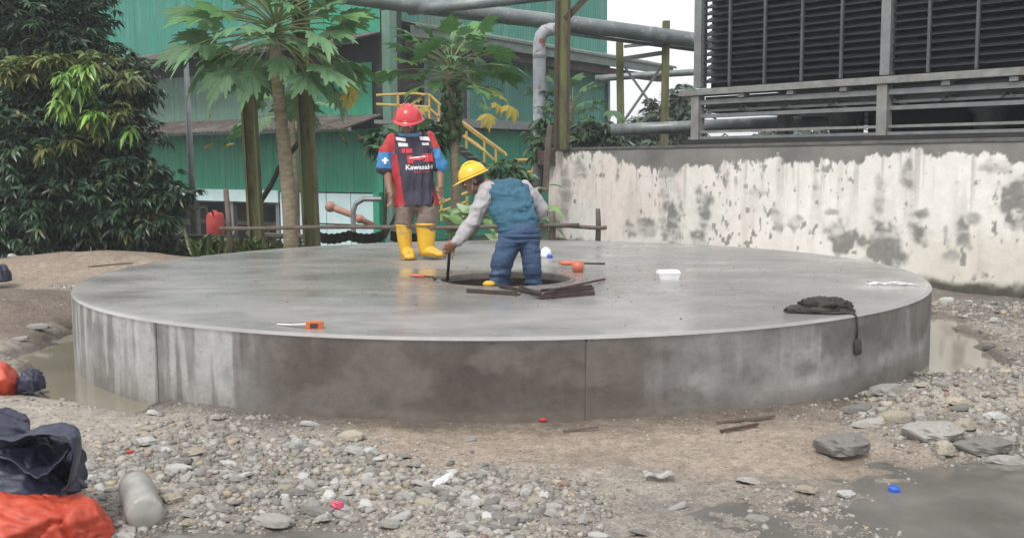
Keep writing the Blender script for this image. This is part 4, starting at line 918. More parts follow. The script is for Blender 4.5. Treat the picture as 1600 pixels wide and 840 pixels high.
# ------------------------------------------------------------ people
def remesh(ob, vox, it=4, fac=.5):
    m = ob.modifiers.new('r', 'REMESH'); m.mode = 'VOXEL'; m.voxel_size = vox; m.use_smooth_shade = True
    s = ob.modifiers.new('s', 'SMOOTH'); s.iterations = it; s.factor = fac
    dg = bpy.context.evaluated_depsgraph_get(); dg.update(); me = bpy.data.meshes.new_from_object(ob.evaluated_get(dg))
    mats = list(ob.data.materials); ob.modifiers.clear(); old = ob.data; ob.data = me; me.name = ob.name
    me.materials.clear(); [me.materials.append(x) for x in mats]
    me.polygons.foreach_set('material_index', [0]*len(me.polygons)); me.polygons.foreach_set('use_smooth', [True]*len(me.polygons)); return ob
def wrinkle(ob, amp, sc, seed, aniso=(1,1,1), hem=None):
    me = ob.data; n_ = len(me.vertices); co = np.zeros(n_*3); me.vertices.foreach_get('co', co); co = co.reshape(-1, 3)
    no = np.zeros(n_*3); me.vertices.foreach_get('normal', no); no = no.reshape(-1, 3)
    a = fbm(co[:, 0]*sc*aniso[0]+co[:, 1]*sc*.7, co[:, 2]*sc*aniso[2]+co[:, 1]*sc*.3, seed, 3); a = 1-abs(a*2-1)*2
    co += no*(amp*(a-.5))[:, None]; me.vertices.foreach_set('co', co.ravel()); me.update()
def capsule(mb, pts, rad, side=(1,0,0), n=16, end=True):
    mb.tube(pts, rad, n, True, side=side)
    for p, r in list(zip(pts, rad))[:None if end else -1]:
        ra, rb = r if isinstance(r, (tuple, list)) else (r, r); mb.ell(p, (ra, rb, min(ra, rb)), n=16, m=10)
def hand(mb, wr, fwd, side, s=1.0, curl=.5, th=1):
    """palm and five fingers; fwd = towards the fingertips, side = towards the thumb"""
    wr = Vector(wr); f = Vector(fwd).normalized(); sd = Vector(side); sd = (sd-f*sd.dot(f)).normalized(); nn = f.cross(sd)*th
    M = Matrix((sd, nn, f)).transposed()
    mb.ell(wr+f*.045*s, (.045*s, .019*s, .056*s), M, 12, 8); mb.tube([wr-f*.03*s, wr+f*.03*s], [.028*s, .032*s], 10)
    for i, (o, L_) in enumerate(((.031,.075),(.011,.083),(-.010,.078),(-.030,.062))):
        p = wr+f*.088*s+sd*o*s; c = 0; pts = [p-f*.02*s]; dv = f.copy()
        for k in range(3):
            c += curl*(.55+.12*i); dv = f*cos(c)+nn*sin(c)+sd*o*1.5; p = p+dv.normalized()*L_*s*(.42,.32,.26)[k]; pts.append(p)
        mb.tube(pts, [.0115*s, .0105*s, .0095*s, .0075*s], 8)
    p = wr+f*.028*s+sd*.036*s; mb.tube([p-sd*.015*s, p+(sd*.7+f*.7)*.032*s, p+(sd*.45+f*.9+nn*curl)*.062*s], [.0145*s, .0125*s, .009*s], 8)
def colour_faces(ob, mats, fn):
    me = ob.data; me.materials.clear(); [me.materials.append(m) for m in mats]; w_ = np.array(world_off(ob)); n_ = len(me.polygons)
    c = np.zeros(n_*3); me.polygons.foreach_get('center', c); c = c.reshape(-1, 3)+w_; px, py = projn(c[:, 0], c[:, 1], c[:, 2])
    me.polygons.foreach_set('material_index', fn(px, py, c).astype(np.int32)); me.update()
def head(mb, c, f, up, k=1.0, sx=1.15):
    """skull, jaw, brow, nose, lips, ears; c centre, f the way the face looks"""
    f = Vector(f).normalized(); u = Vector(up).normalized(); r = f.cross(u).normalized(); u = r.cross(f); M = Matrix((r, f, u)).transposed(); c = Vector(c)
    Q = lambda x, y, z: c+r*x*sx*k+f*y*k+u*z*k
    mb.ell(Q(0,-.005,.03), (.076*sx*k, .095*k, .092*k), M, 20, 14); mb.ell(Q(0,.022,-.055), (.056*sx*k, .062*k, .062*k), M, 16, 10)
    mb.ell(Q(0,.062,-.092), (.028*sx*k, .024*k, .02*k), M); mb.ell(Q(0,.078,.03), (.055*sx*k, .016*k, .012*k), M)
    mb.tube([Q(0,.085,.02), Q(0,.108,-.018), Q(0,.088,-.03)], [.010*k, .017*k, .012*k], 8); mb.ell(Q(0,.084,-.055), (.026*sx*k, .012*k, .009*k), M)
    for s_ in (-1, 1): mb.ell(Q(s_*.08,-.005,-.012), (.012*k, .02*k, .032*k), M, 10, 8); mb.ell(Q(s_*.045,.055,-.02), (.02*k, .024*k, .02*k), M, 10, 8)
    return Q, M
def eyes(par, Q, M, k=1.0):
    for s_ in (-1, 1):
        mb = MB(); mb.ell(Q(s_*.032,.079,.006), (.013*k, .010*k, .008*k), M, 10, 8); e = mb.build('eye', m_white, par, True)
        mb = MB(); mb.ell(Q(s_*.032,.0865,.006), (.0055*k, .004*k, .0055*k), M, 8, 6); mb.build('iris', m_black, e, True)
        mb = MB(); mb.tube([Q(s_*.015,.09,.026), Q(s_*.035,.092,.031), Q(s_*.054,.082,.025)], .004*k, 5); mb.build('eyebrow', m_hair, par, True)
def helmet(par, c, f, up, mat, r=(.155,.165,.135), k=1.0):
    f = Vector(f).normalized(); u = Vector(up).normalized(); rr_ = f.cross(u).normalized(); u = rr_.cross(f); M = Matrix((rr_, f, u)).transposed(); c = Vector(c)
    mb = MB(); n_ = 40
    def ring(z, s_, br=0): return [c+M@Vector((cos(2*pi*i/n_)*r[0]*s_, sin(2*pi*i/n_)*r[1]*s_+br*max(0, sin(2*pi*i/n_))**3, z*r[2]-(.16*br*max(0, sin(2*pi*i/n_))**3))) for i in range(n_)]
    rows = [ring(-.02, .93), ring(-.03, 1.06), ring(-.06, 1.16, .055), ring(-.02, 1.15, .05), ring(.04, 1.02), ring(.2, 1.0), ring(.45, .92), ring(.68, .77), ring(.85, .56), ring(.95, .33), ring(1.0, .1)]
    vs = [v for rw in rows for v in rw]+[c+M@Vector((0, 0, r[2]))]
    fs = [(j*n_+i, j*n_+(i+1) % n_, (j+1)*n_+(i+1) % n_, (j+1)*n_+i) for j in range(len(rows)-1) for i in range(n_)]
    fs += [((len(rows)-1)*n_+i, (len(rows)-1)*n_+(i+1) % n_, len(vs)-1) for i in range(n_)]
    mb.add(vs, fs); h = mb.build('helmet', mat, par, True)
    mb = MB()
    for x in (-.045, 0, .045):
        mb.tube([c+M@Vector((x, -r[1]*.80*cos(a) if True else 0, r[2]*sin(a)*1.0)) *1.0 for a in [R(18+i*12) for i in range(13)]], [.004]+[.011]*11+[.004], 6)
    mb.build('crest', mat, h, True)
    mb = MB(); mb.tube([c+M@Vector((cos(a)*r[0]*1.018, sin(a)*r[1]*1.018, r[2]*.12)) for a in [2*pi*i/40 for i in range(41)]], .005, 5, False); mb.build('rim_groove', mat, h, True)
    return h

# --- standing man
DA = 11.5
def A(px_, py_, dd=0): return P(px_, py_, DA+dd)
man = thing('person', 'standing man in red helmet, navy and red jersey, khaki trousers and yellow boots', 'person', A(660, 404))
mb = MB()
capsule(mb, [A(641,214), A(642,240), A(645,275), A(648,300)], [(.11,.08),(.16,.09),(.15,.08),(.13,.07)])
capsule(mb, [A(613,220,.02), A(604,255,.0), A(606,276,-.04)], [.065,.052,.047]); capsule(mb, [A(606,276,-.04), A(609,297,-.10)], [.047,.035])
capsule(mb, [A(672,217,.02), A(685,250,.02), A(688,272,-.02)], [.06,.052,.045]); capsule(mb, [A(688,272,-.02), A(688,289,-.08)], [.045,.034])
capsule(mb, [A(640,214,.02), A(639,200,-.02)], [.062,.062])
capsule(mb, [A(638,312), A(631,350), A(633,388)], [.075,.055,.045]); capsule(mb, [A(662,312), A(666,350), A(666,388)], [.075,.055,.045])
hQ, hM = head(mb, A(638,194,-.06), (-.12,-1,-.55), (0,-.45,1), 1.0, 1.2)
hand(mb, A(609,297,-.10), (.12,-.25,-1), (.4,-1,.1), 1.2, .38, 1); hand(mb, A(688,289,-.08), (-.02,-.3,-1), (-.5,-1,.1), 1.2, .42, -1)
body = mb.build('body', m_skin, man, True); remesh(body, .0068, 2); eyes(man, hQ, hM)
helmet(man, A(638,186,-.05), (-.05,-1,-.30), (0,-.26,1), m_helr, (.150,.165,.165))
mb = MB(); mb.ell(hQ(0,-.03,.035), (.098,.09,.085), hM, 18, 12); mb.build('hair', m_hair, man, True)
mb = MB(); mb.tube([hQ(.085,.02,.03), hQ(.07,.07,-.06), hQ(0,.085,-.125), hQ(-.07,.07,-.06), hQ(-.085,.02,.03)], .004, 5); mb.build('chin_strap', m_black, man)
# jersey
mb = MB()
capsule(mb, [A(641,213), A(641,222), A(642,240), A(644,270), A(648,298), A(650,321)], [(.10,.10),(.185,.12),(.215,.14),(.225,.155),(.240,.13),(.255,.16)], end=False)
capsule(mb, [A(617,219,.01), A(606,236,0), A(603,262,-.01)], [(.085,.085),(.088,.085),(.098,.092)])
capsule(mb, [A(667,217,.01), A(679,236,.01), A(687,259,.0)], [(.082,.08),(.078,.08),(.078,.085)])
jer = mb.build('jersey', m_navy, man, True); remesh(jer, .0105, 5); wrinkle(jer, .034, 4.5, 1, (1.8,1,.6))
def jf(px_, py_, c):
    left = 612+(py_-235)*.04; o = np.zeros(len(px_), int)
    arm = px_ < 616-(py_-212)*.02+(py_ > 240)*1.0
    o[(px_ < 624+(py_-210)*.10) & (py_ < 240) & (px_ < 617)] = 1
    o[arm & (py_ < 238)] = 1; o[(px_ < 617) & (py_ >= 238) & (py_ < 263)] = 2; o[(px_ < 617) & (py_ >= 263) & (px_ < 613)] = 0
    o[(px_ >= 612) & (px_ < 620+(py_-240)*.15) & (py_ > 240)] = 1
    o[(px_ > 668+(py_-208)*.38) & (py_ < 236)] = 1; o[(px_ > 676+(py_-230)*.2) & (py_ >= 232) & (py_ < 268)] = 2
    o[(px_ > 678+(310-py_)*.03) & (py_ > 270)] = 1
    return o
colour_faces(jer, [m_navy, m_redc, m_bluec], jf)
mb = MB(); cpt = [A(641+cos(a)*16.5, 209.5+sin(a)*0-(-sin(a))*0, -.02+.10*sin(a))+ZV*(.012*sin(a)) for a in [2*pi*i/24 for i in range(25)]]
mb.tube(cpt, [(.016,.022)]*25, 8, False); mb.build('collar', M_('pale_blue_collar', (.10,.22,.36), (.08,.18,.3), 9, .8), man, True)
mb = MB()
capsule(mb, [A(646,312), A(634,325), A(631,354)], [(.15,.12),(.112,.115),(.085,.09)]); capsule(mb, [A(655,312), A(668,325), A(666,352)], [(.15,.12),(.12,.118),(.104,.1)])
tr = mb.build('trousers', m_khaki, man, True); remesh(tr, .012, 4); wrinkle(tr, .022, 7, 4)
def boot(px_, ptop, heel, toe, w_, nm='boot'):
    mb = MB(); capsule(mb, [A(px_[0],ptop), A(px_[0]+1,ptop+20), A(px_[1],heel[1]-12)], [(w_,.088),(w_*.92,.085),(w_*.82,.078)])
    h = A(*heel, .0); t_ = A(*toe[:2], toe[2]); mb.ell(h+ZV*.04, (.078,.08,.055)); mb.tube([h+ZV*.045, h.lerp(t_,.5)+ZV*.05, t_+ZV*.034], [(.078,.062),(.072,.055),(.055,.036)], 14, side=(0,1,0) if abs(t_.x-h.x) > .1 else (1,0,0)); mb.ell(t_+ZV*.034, (.062,.06,.036))
    b = mb.build(nm, m_boot, man, True); remesh(b, .010, 3); b.scale = (1,1,1)
    for v in b.data.vertices:
        zz_ = v.co.z+world_off(b).z
        if zz_ < ZT+.004: v.co.z += ZT+.004-zz_
    p = A(px_[0], ptop-1); mb = MB(); mb.lathe(p, [(w_*1.03,-.012),(w_*1.08,0),(w_*1.03,.014),(w_*.9,.012),(w_*.88,-.02)], 24); mb.build('boot_cuff', m_boot, b, True)
    mb = MB(); mb.tube([h+ZV*.008-(t_-h)*.25, h+ZV*.008, t_+ZV*.008], [(.083,.008)]*3, 12, side=(0,1,0) if abs(t_.x-h.x) > .1 else (1,0,0)); mb.build('sole', M_('boot_sole', (.32,.20,.03), None, rough=.6) if nm not in _bs else bpy.data.materials['boot_sole'], b, True); _bs.add(nm)
    return b
_bs = set()
boot((631,634), 353, (637,400), (640,406,-.17), .088)
boot((665,666), 351, (666,399), (687,402,-.10), .110)
# prints on the jersey
def bvh(ob):
    me = ob.data; w_ = world_off(ob); return BVHTree.FromPolygons([v.co+w_ for v in me.vertices], [tuple(p.vertices) for p in me.polygons])
def onto(tree, px_, py_, off=.006):
    r = ray(px_, py_).normalized(); h = tree.ray_cast(CAM, r)[0]; return (h if h else A(px_, py_, -.15))-r*off
jt = bvh(jer)
def text_on(tree, body, x0, y0, hgt, wid, skew, mat, par, bold=0, name='lettering'):
    cu = bpy.data.curves.new('t', 'FONT'); cu.body = body; cu.size = 1; cu.offset = bold; cu.resolution_u = 2; ob = bpy.data.objects.new('t', cu); COL.objects.link(ob)
    me = bpy.data.meshes.new_from_object(ob.evaluated_get(bpy.context.evaluated_depsgraph_get())); bpy.data.objects.remove(ob)
    vs = [v.co.copy() for v in me.vertices]; x_0 = min(v.x for v in vs); x_1 = max(v.x for v in vs); mb = MB()
    mb.add([onto(tree, x0+(v.x-x_0)/(x_1-x_0)*wid, y0-v.y*hgt+(v.x-x_0)/(x_1-x_0)*skew) for v in vs], [tuple(p.vertices) for p in me.polygons]); return mb.build(name, mat, par)
def patch(tree, pts, mat, par, name='print_patch', sub=4):
    mb = MB(); (x0,y0),(x1,y1),(x2,y2),(x3,y3) = pts
    def fn(u, v): return onto(tree, (x0*(1-u)+x1*u)*(1-v)+(x3*(1-u)+x2*u)*v, (y0*(1-u)+y1*u)*(1-v)+(y3*(1-u)+y2*u)*v, .0045)
    mb.grid(fn, sub, sub); return mb.build(name, mat, par)
text_on(jt, 'Kawasaki', 634, 265, 10.5, 42, -1, m_print, man, .03)
text_on(jt, 'RACING', 648, 270, 3.4, 24, -1, m_printr, man, .01)
for q in (((618,214),(634,216),(634,221),(619,219)),((622,223),(637,224),(638,229),(623,229)),((655,213),(670,214),(672,220),(657,219)),((659,223),(670,223),(670,227),(660,227))): patch(jt, q, m_print, man)
patch(jt, ((628,232),(644,232),(644,239),(628,239)), m_printr, man)
for q in (((636,243),(644,242),(646,255),(637,256)),((644,247),(662,245),(662,249),(645,251)),((660,240),(675,239),(677,252),(662,253))): patch(jt, q, m_printr, man)
patch(jt, ((640,246),(668,243),(668,245),(640,248)), m_print, man); patch(jt, ((661,243),(667,243),(667,246),(661,246)), m_print, man)
patch(jt, ((600,246),(604,246),(604,256),(600,256)), m_print, man); patch(jt, ((597,249),(607,249),(607,252),(597,252)), m_print, man)

# --- bending man in the manhole
DB = 9.05
def B(px_, py_, dd=0): return P(px_, py_, DB+dd)
wk = thing('person', 'man in yellow helmet and blue raglan shirt bending over the open manhole', 'person', (B(806,420).x, DB, .345))
mb = MB()
capsule(mb, [B(812,372), B(804,335,.08), B(784,303,.20)], [(.12,.08),(.13,.09),(.12,.08)])
capsule(mb, [B(762,297,.22), B(738,344,.12), B(714,377,.06)], [.06,.045,.034]); capsule(mb, [B(818,298,.3), B(843,324,.32), B(838,344,.40)], [.06,.045,.035])
capsule(mb, [B(765,292,.25), B(748,284,.28)], [.058,.055])
for x0, x1, x2 in ((800,787,780), (822,828,834)): capsule(mb, [B(x0,382), B(x1,412,-.03), B(x2,440,.0), B(x2,462,0)], [.07,.06,.05,.05])
wQ, wM = head(mb, B(738,282,.28), (-.85,-.15,-.55), (-.45,.0,.9), 1.0, 1.1)
hand(mb, B(712,379,.06), (-.8,-.15,-.45), (-.2,.3,-1), 1.2, 1.0, 1); hand(mb, B(837,346,.41), (-.3,.3,-1), (-1,-.2,.1), 1.2, .5, 1)
bd = mb.build('body', m_skin, wk, True); remesh(bd, .0068, 2); eyes(wk, wQ, wM)
mb = MB(); mb.ell(wQ(0,-.032,.015), (.096,.088,.098), wM, 18, 12); mb.ell(wQ(0,-.06,-.04), (.085,.05,.06), wM, 14, 10); mb.build('hair', m_hair, wk, True)
helmet(wk, B(739,275,.28), (-.9,-.12,-.38), (-.36,.0,.93), m_hely, (.120,.132,.128))
mb = MB(); mb.tube([wQ(.09,-.02,.04), wQ(.075,.05,-.06), wQ(0,.08,-.125), wQ(-.075,.05,-.06), wQ(-.09,-.02,.04)], .005, 5)
mb.tube([wQ(-.10,.03,.03), wQ(-.11,-.04,.02), wQ(-.05,-.118,.0), wQ(.05,-.118,.0), wQ(.11,-.04,.02)], .007, 5); mb.build('chin_strap', m_galv, wk)
mb = MB()
capsule(mb, [B(775,296,.26), B(789,306,.19), B(801,324,.10), B(809,346,.03), B(813,373,.0)], [(.11,.10),(.168,.12),(.198,.135),(.182,.135),(.170,.13)], side=(1,.1,.2), end=False)
mb.ell(B(765,304,.22), (.095,.10,.09)); mb.ell(B(812,300,.28), (.10,.11,.09))
mb.tube([B(765,302,.22), B(812,298,.28)], [(.10,.11),(.11,.12)], 14, side=(0,0,1))
sh = mb.build('shirt', m_teeblue, wk, True); remesh(sh, .0105, 5); wrinkle(sh, .034, 4.5, 11, (.8,1,1.8)); wrinkle(sh, .010, 14, 17, (1,1,2))
mb = MB(); capsule(mb, [B(763,300,.20), B(752,322,.16), B(738,347,.12)], [(.088,.095),(.082,.085),(.068,.07)]); capsule(mb, [B(738,347,.12), B(727,362,.09), B(713,378,.06)], [(.07,.07),(.062,.06),(.046,.045)])
sl_ = mb.build('sleeve', m_teegrey, wk, True); remesh(sl_, .0095, 4); wrinkle(sl_, .02, 8, 12)
mb = MB(); capsule(mb, [B(816,297,.28), B(832,310,.31), B(845,327,.33)], [(.09,.10),(.08,.085),(.066,.07)]); capsule(mb, [B(845,327,.33), B(844,336,.36), B(838,344,.40)], [(.066,.07),(.055,.06),(.044,.045)])
sl_ = mb.build('sleeve', m_teegrey, wk, True); remesh(sl_, .0095, 4); wrinkle(sl_, .02, 8, 13)
mb = MB()
capsule(mb, [B(812,364), B(811,377)], [(.175,.135),(.185,.145)], end=False)
capsule(mb, [B(795,380,-.01), B(788,398,-.03), B(783,415,-.035), B(780,436,-.0), B(779,462,0)], [(.105,.13),(.096,.115),(.094,.105),(.092,.09),(.088,.085)])
capsule(mb, [B(827,380,.0), B(830,398,-.01), B(831,415,-.02), B(833,436,.02), B(835,462,.02)], [(.100,.13),(.080,.115),(.078,.1),(.077,.09),(.078,.085)])
je = mb.build('jeans', m_jean, wk, True); remesh(je, .0105, 4); wrinkle(je, .015, 7, 15, (.6,1,2))
mb = MB(); mb.tube([B(812+33*cos(a), 369+0*sin(a), .15*sin(a)-.0) for a in [2*pi*i/32 for i in range(33)]], [(.008,.016)]*33, 6, False); mb.build('waistband', m_jean, wk, True)
for x in (777, 836):
    mb = MB(); q = Vector((B(x,452).x, DB, .365)); mb.tube([q+ZV*.0, q+ZV*.22], [(.075,.08),(.092,.095)], 16); mb.ell(q+Vector((-.07,-.05,.03)), (.10,.08,.05)); b = mb.build('boot', m_boot, wk, True); remesh(b, .011, 2)
mb = MB(); q = G(764, 443.5, ZT+.02); mb.ell(q, (.055,.035,.03)); mb.build('boot_toe', m_boot, wk, True)
# the bar he holds
mb = MB(); a = B(703,383,.05); b = B(699,436,.25); b.z = ZT+.012; mb.tube([a+ZV*.10, a, b], .0135, 8)
solo('pry_bar', mb, m_black, 'upright dark bar held by the bending man at the manhole edge', 'pry bar', smooth=True)
# ------------------------------------------------------------ small things on the platform
def Z(px_, py_, h=.0): return G(px_, py_, ZT+h)
def anglebar(a, b, w_, label, mat=None, up=None, name='angle_bar', thick=.008):
    mb = MB(); a = Vector(a); b = Vector(b); mb.beam(a, b, w_, thick); t = (b-a).normalized(); s_ = t.cross(ZV).normalized()
    mb.beam(a+s_*w_*.47+ZV*w_*.2, b+s_*w_*.47+ZV*w_*.2, thick, w_*.4); return solo(name, mb, mat or m_rust, label, 'metal bar', base=tuple((a+b)/2))
anglebar(Z(732,455,.006), Z(811,460,.006), .07, 'dark angle iron lying in front of the manhole, leftmost of the bars')
anglebar(Z(782,446,.02), Z(850,461,.012), .05, 'rusty angle bar slanting at the near rim of the manhole')
anglebar(Z(842,466,.006), Z(925,459,.006), .075, 'rusty bar nearest the camera in the heap beside the manhole')
anglebar(Z(846,461,.03), Z(924,452,.03), .06, 'middle rusty bar of the heap beside the manhole')
anglebar(Z(842,455,.05), Z(922,448,.05), .055, 'topmost short rusty bar of the heap right of the manhole')
mb = MB(); mb.tube([Z(858,454,.075), Z(945,436,.02)], .011, 7); solo('steel_rod', mb, m_rust, 'long thin rusty rod pointing right from the heap of bars', 'metal rod')
mb = MB(); mb.tube([Z(812,447,.02), Z(838,456,.06)], .011, 7); solo('steel_rod', mb, m_rust, 'short rod across the manhole rim under the heap', 'metal rod')
# hammer / hacksaw with orange grip
hs = thing('hand_tool', 'orange handled tool with a dark rod on an orange cup right of the manhole', 'tool', Z(893,412))
mb = MB(); mb.tube([Z(874,411,.05), Z(880,411,.055), Z(909,411,.055)], [.012,.026,.022], 10); mb.build('handle', m_pinkor, hs, True)
mb = MB(); mb.tube([Z(909,411,.055), Z(945,412,.045)], .010, 8); mb.build('shaft', m_rust, hs, True)
mb = MB(); mb.lathe(Z(903,425,0), [(.0,0),(.05,0),(.062,.10),(.058,.10),(.047,.006),(0,.006)], 20); solo('plastic_cup', mb, m_pinkor, 'translucent orange cup beside the manhole, below the orange tool', 'cup', smooth=True)
# white jug lying down
jg = thing('plastic_jug', 'white plastic jug with blue cap standing behind the manhole', 'jug', Z(853,403))
q = Z(853,402,0); mb = MB(); mb.lathe(q, [(0,0),(.055,0),(.062,.015),(.062,.055),(.055,.085),(.03,.105),(.022,.115),(0,.115)], 20); mb.build('bottle', m_white, jg, True)
mb = MB(); mb.tube([q+Vector((.03,-.05,.02)), q+Vector((.055,-.085,.012))], .024, 12); mb.build('cap', m_bluecap, jg, True)
# white foam box
bx = thing('food_box', 'small white takeaway box alone on the right half of the platform', 'box', Z(1044,434))
q = Z(1044,436,0); rz = Matrix.Rotation(R(6), 3, 'Z'); mb = MB()
mb.add([q+rz@Vector(v) for v in ((-.085,-.05,0),(.085,-.05,0),(.085,.05,0),(-.085,.05,0),(-.098,-.06,.055),(.098,-.06,.055),(.098,.06,.055),(-.098,.06,.055))], [(0,3,2,1),(0,1,5,4),(1,2,6,5),(2,3,7,6),(3,0,4,7)]); mb.build('tray', m_white, bx)
mb = MB(); mb.add([q+rz@Vector(v) for v in ((-.102,-.064,.056),(.102,-.064,.056),(.102,.064,.056),(-.102,.064,.056),(-.088,-.052,.085),(.088,-.052,.085),(.088,.052,.085),(-.088,.052,.085))], [(0,3,2,1),(0,1,5,4),(1,2,6,5),(2,3,7,6),(3,0,4,7),(4,5,6,7)]); mb.build('lid', m_white, bx)
# white plastic strips
mb = MB()
for i in range(9):
    x = 1350+i*8; a = Z(x+random.uniform(-4,4), 443+random.uniform(-1,1.2), .006); b = Z(x+random.uniform(16,30), 443.5+random.uniform(-1.5,1.5), .008)
    mb.tube([a, a.lerp(b,.5)+ZV*random.uniform(.0,.012), b], [(.009,.004)]*3, 5)
solo('plastic_strips', mb, m_white, 'tangle of white plastic strips near the right rim of the platform', 'scraps')
# dark cloth tool bag and hanging strap
cb = thing('tool_bag', 'dark crumpled cloth tool bag at the right rim with strap hanging over', 'bag', Z(1283,484))
def crumple(c, r, seed, fn=None, n_=44, m_=24, amp=.3, sc=3.0, sq=.8, M=None, flat=True):
    mb = MB(); c = Vector(c)
    vs = []; M = M or Matrix.Identity(3)
    th = np.linspace(0, 2*pi, n_, endpoint=False); ph = np.linspace(0, pi, m_+1); T, H = np.meshgrid(th, ph)
    x = np.sin(H)*np.cos(T); y = np.sin(H)*np.sin(T); z = np.cos(H)
    a = fbm(x*sc+y*1.3*sc+5, z*sc+y*.8*sc, seed, 4); rd = 1-abs(a*2-1)*2.2; k = 1+amp*(rd-.4)+.25*(fbm(x*1.3+seed, z*1.3+y, seed+3, 2)-.5)
    f = lambda q: np.sign(q)*abs(q)**sq
    V = np.stack([f(x)*r[0]*k, f(y)*r[1]*k, f(z)*r[2]*k], -1).reshape(-1, 3)
    if flat: V[:, 2] = np.where(V[:, 2] < -r[2]*.25, -r[2]*.25+(V[:, 2]+r[2]*.25)*.1, V[:, 2])
    for v in V: vs.append(c+M@Vector(v))
    fs = [(j*n_+i, j*n_+(i+1) % n_, (j+1)*n_+(i+1) % n_, (j+1)*n_+i) for j in range(m_) for i in range(n_)]
    mb.add(vs, fs); return mb
crumple(Z(1288,483,.02), (.17,.10,.075), 4, amp=.5, sc=4).build('bag_cloth', m_cloth, cb, True)
crumple(Z(1252,485,.015), (.10,.05,.035), 7, amp=.4).build('flap', m_cloth, cb, True)
mb = MB(); mb.tube([Z(1274,470,.04), Z(1276,466,.07), Z(1283,468,.05)], .018, 8); mb.build('handle', m_cloth, cb, True)
q = Z(1320,489.5,0); dv = Vector((q.x-CX, q.y-CY, 0)).normalized(); e = Vector((CX, CY, 0))+dv*(RP+.012)
mb = MB(); mb.tube([Z(1255,487,.012), Z(1300,489,.012), Z(1322,488,.014), Vector((e.x,e.y,ZT+.008))-dv*.02, Vector((e.x,e.y,ZT-.02)), Vector((e.x+.005,e.y,ZT-.10)), Vector((e.x,e.y,ZT-.18))], .0085, 7); mb.build('strap', m_black, cb, True)
crumple(Vector((e.x,e.y,ZT-.22))+dv*.012, (.028,.02,.055), 9, amp=.3, n_=16, m_=10, flat=False).build('strap_knot', m_cloth, cb, True)
# tape measure
tp = thing('tape_measure', 'orange tape measure on the near left rim with its pale ribbon out', 'tape measure', Z(492,512))
q = Z(492,513,0); mb = MB(); mb.box(q+ZV*.022, (.105,.055,.042)); mb.box(q+ZV*.022, (.08,.06,.046)); mb.build('case', M_('orange_plastic', (.65,.16,.04), (.5,.11,.03), 5, .4), tp)
mb = MB(); mb.box(q+ZV*.022+Vector((.0,-.031,0)), (.05,.004,.03)); mb.build('grip', m_black, tp)
mb = MB(); mb.tube([q+Vector((-.05,.01,.03)), Z(455,507,.012), Z(434,506,.004)], [(.012,.003)]*3, 6, side=(0,1,0)); mb.build('ribbon', m_white, tp)
# red chisel
ch = thing('chisel', 'small chisel with red grip lying left of the manhole', 'chisel', Z(655,431))
mb = MB(); mb.tube([Z(640,431,.015), Z(645,430,.02), Z(664,431.5,.016)], [.008,.015,.014], 8); mb.build('grip', m_pinkor, ch, True)
mb = MB(); mb.tube([Z(664,431.5,.016), Z(682,433,.01)], .008, 6); mb.build('blade', m_rust, ch, True)
mb = MB()
crumple(Z(690,436,.0), (.07,.06,.025), 12, amp=.4, n_=24, m_=12).build
solo('mud_lump', crumple(Z(689,436,.004), (.075,.06,.022), 12, amp=.4, n_=24, m_=12), m_brown, 'small heap of wet mud at the left rim of the manhole', 'mud')

V_, F_, o_ = [], [], 0
for i in range(420):      # grit and mud crumbs on the slab
    a = random.uniform(0, 6.28); q_ = abs(random.gauss(0, .55)) if i < 240 else random.uniform(0, 3.6)
    x, y = (HC.x+(HR+.06+q_)*cos(a), HC.y+(HR+.06+q_)*sin(a)) if i < 240 else (CX+q_*cos(a), CY+q_*sin(a))
    if math.hypot(x-HC.x, y-HC.y) < HR+.05 or math.hypot(x-CX, y-CY) > RP-.05: continue
    v, f = base_h[i % 5]; k = random.uniform(.006, .022); V_.append(v*k*np.array([1, 1, .6])+np.array([x-CX, y-CY, ZT+k*.12])); F_.append(f+o_); o_ += len(v)
g_ = npmesh('grit', np.concatenate(V_), np.concatenate(F_), m_brown, plat); g_['kind'] = 'stuff'
# ------------------------------------------------------------ things on the ground
def bottle(name, label, a, b, r, mat):
    t = thing(name, label, 'bottle', a); a = Vector(a); b = Vector(b); d_ = (b-a); L_ = d_.length; d_.normalize(); x = d_.cross(ZV).normalized(); y = x.cross(d_); M = Matrix((x, y, d_)).transposed()
    pr = [(0,0),(r*.75,.0),(r*.95,.02*L_)]
    for i in range(12):
        f = .06+.66*i/12; pr += [(r*(1.0 if i % 2 else .90)*(1+.03*sin(i*2.1)), f*L_)]
    pr += [(r*.95,.76*L_),(r*.6,.88*L_),(r*.32,.93*L_),(r*.30,L_),(0,L_)]
    mb = MB(); mb.lathe(a, pr, 26, M); mb.build('bottle_body', mat, t, True); return t, b, d_
m_clear = M_('cloudy_clear_plastic', (.62,.61,.58), (.42,.41,.38), 9, .18, spec=.7, trans=.4, bump=.5, bscale=12)
g = gz(228, 828); a = Vector((g.x, g.y, g.z+.075)); g2 = gz(205, 790); b = Vector((g2.x-.04, g2.y+.14, g2.z+.09))
t, b_, d_ = bottle('plastic_bottle', 'crushed clear plastic bottle lying beside the orange tarp', a, b, .082, m_clear)
mb = MB(); mb.tube([b_-d_*.015, b_+d_*.012], .03, 14); mb.build('cap', m_clear, t)
solo('plastic_bag', crumple((lambda q: (q.x,q.y,q.z+.035))(gz(693,762)), (.055,.026,.020), 22, amp=.5, n_=30, m_=16, M=Matrix.Rotation(R(-35), 3, 'Y')), m_white, 'crumpled white plastic wrapper among grey stones at lower centre', 'litter', smooth=True)
mb = MB(); q = gz(1030, 750)
def fn(u, v): return Vector((q.x-.075+.15*u, q.y-.04+.10*v, q.z+.018+.02*float(vnoise(u*4, v*4, 3))+.012*sin(u*9)))
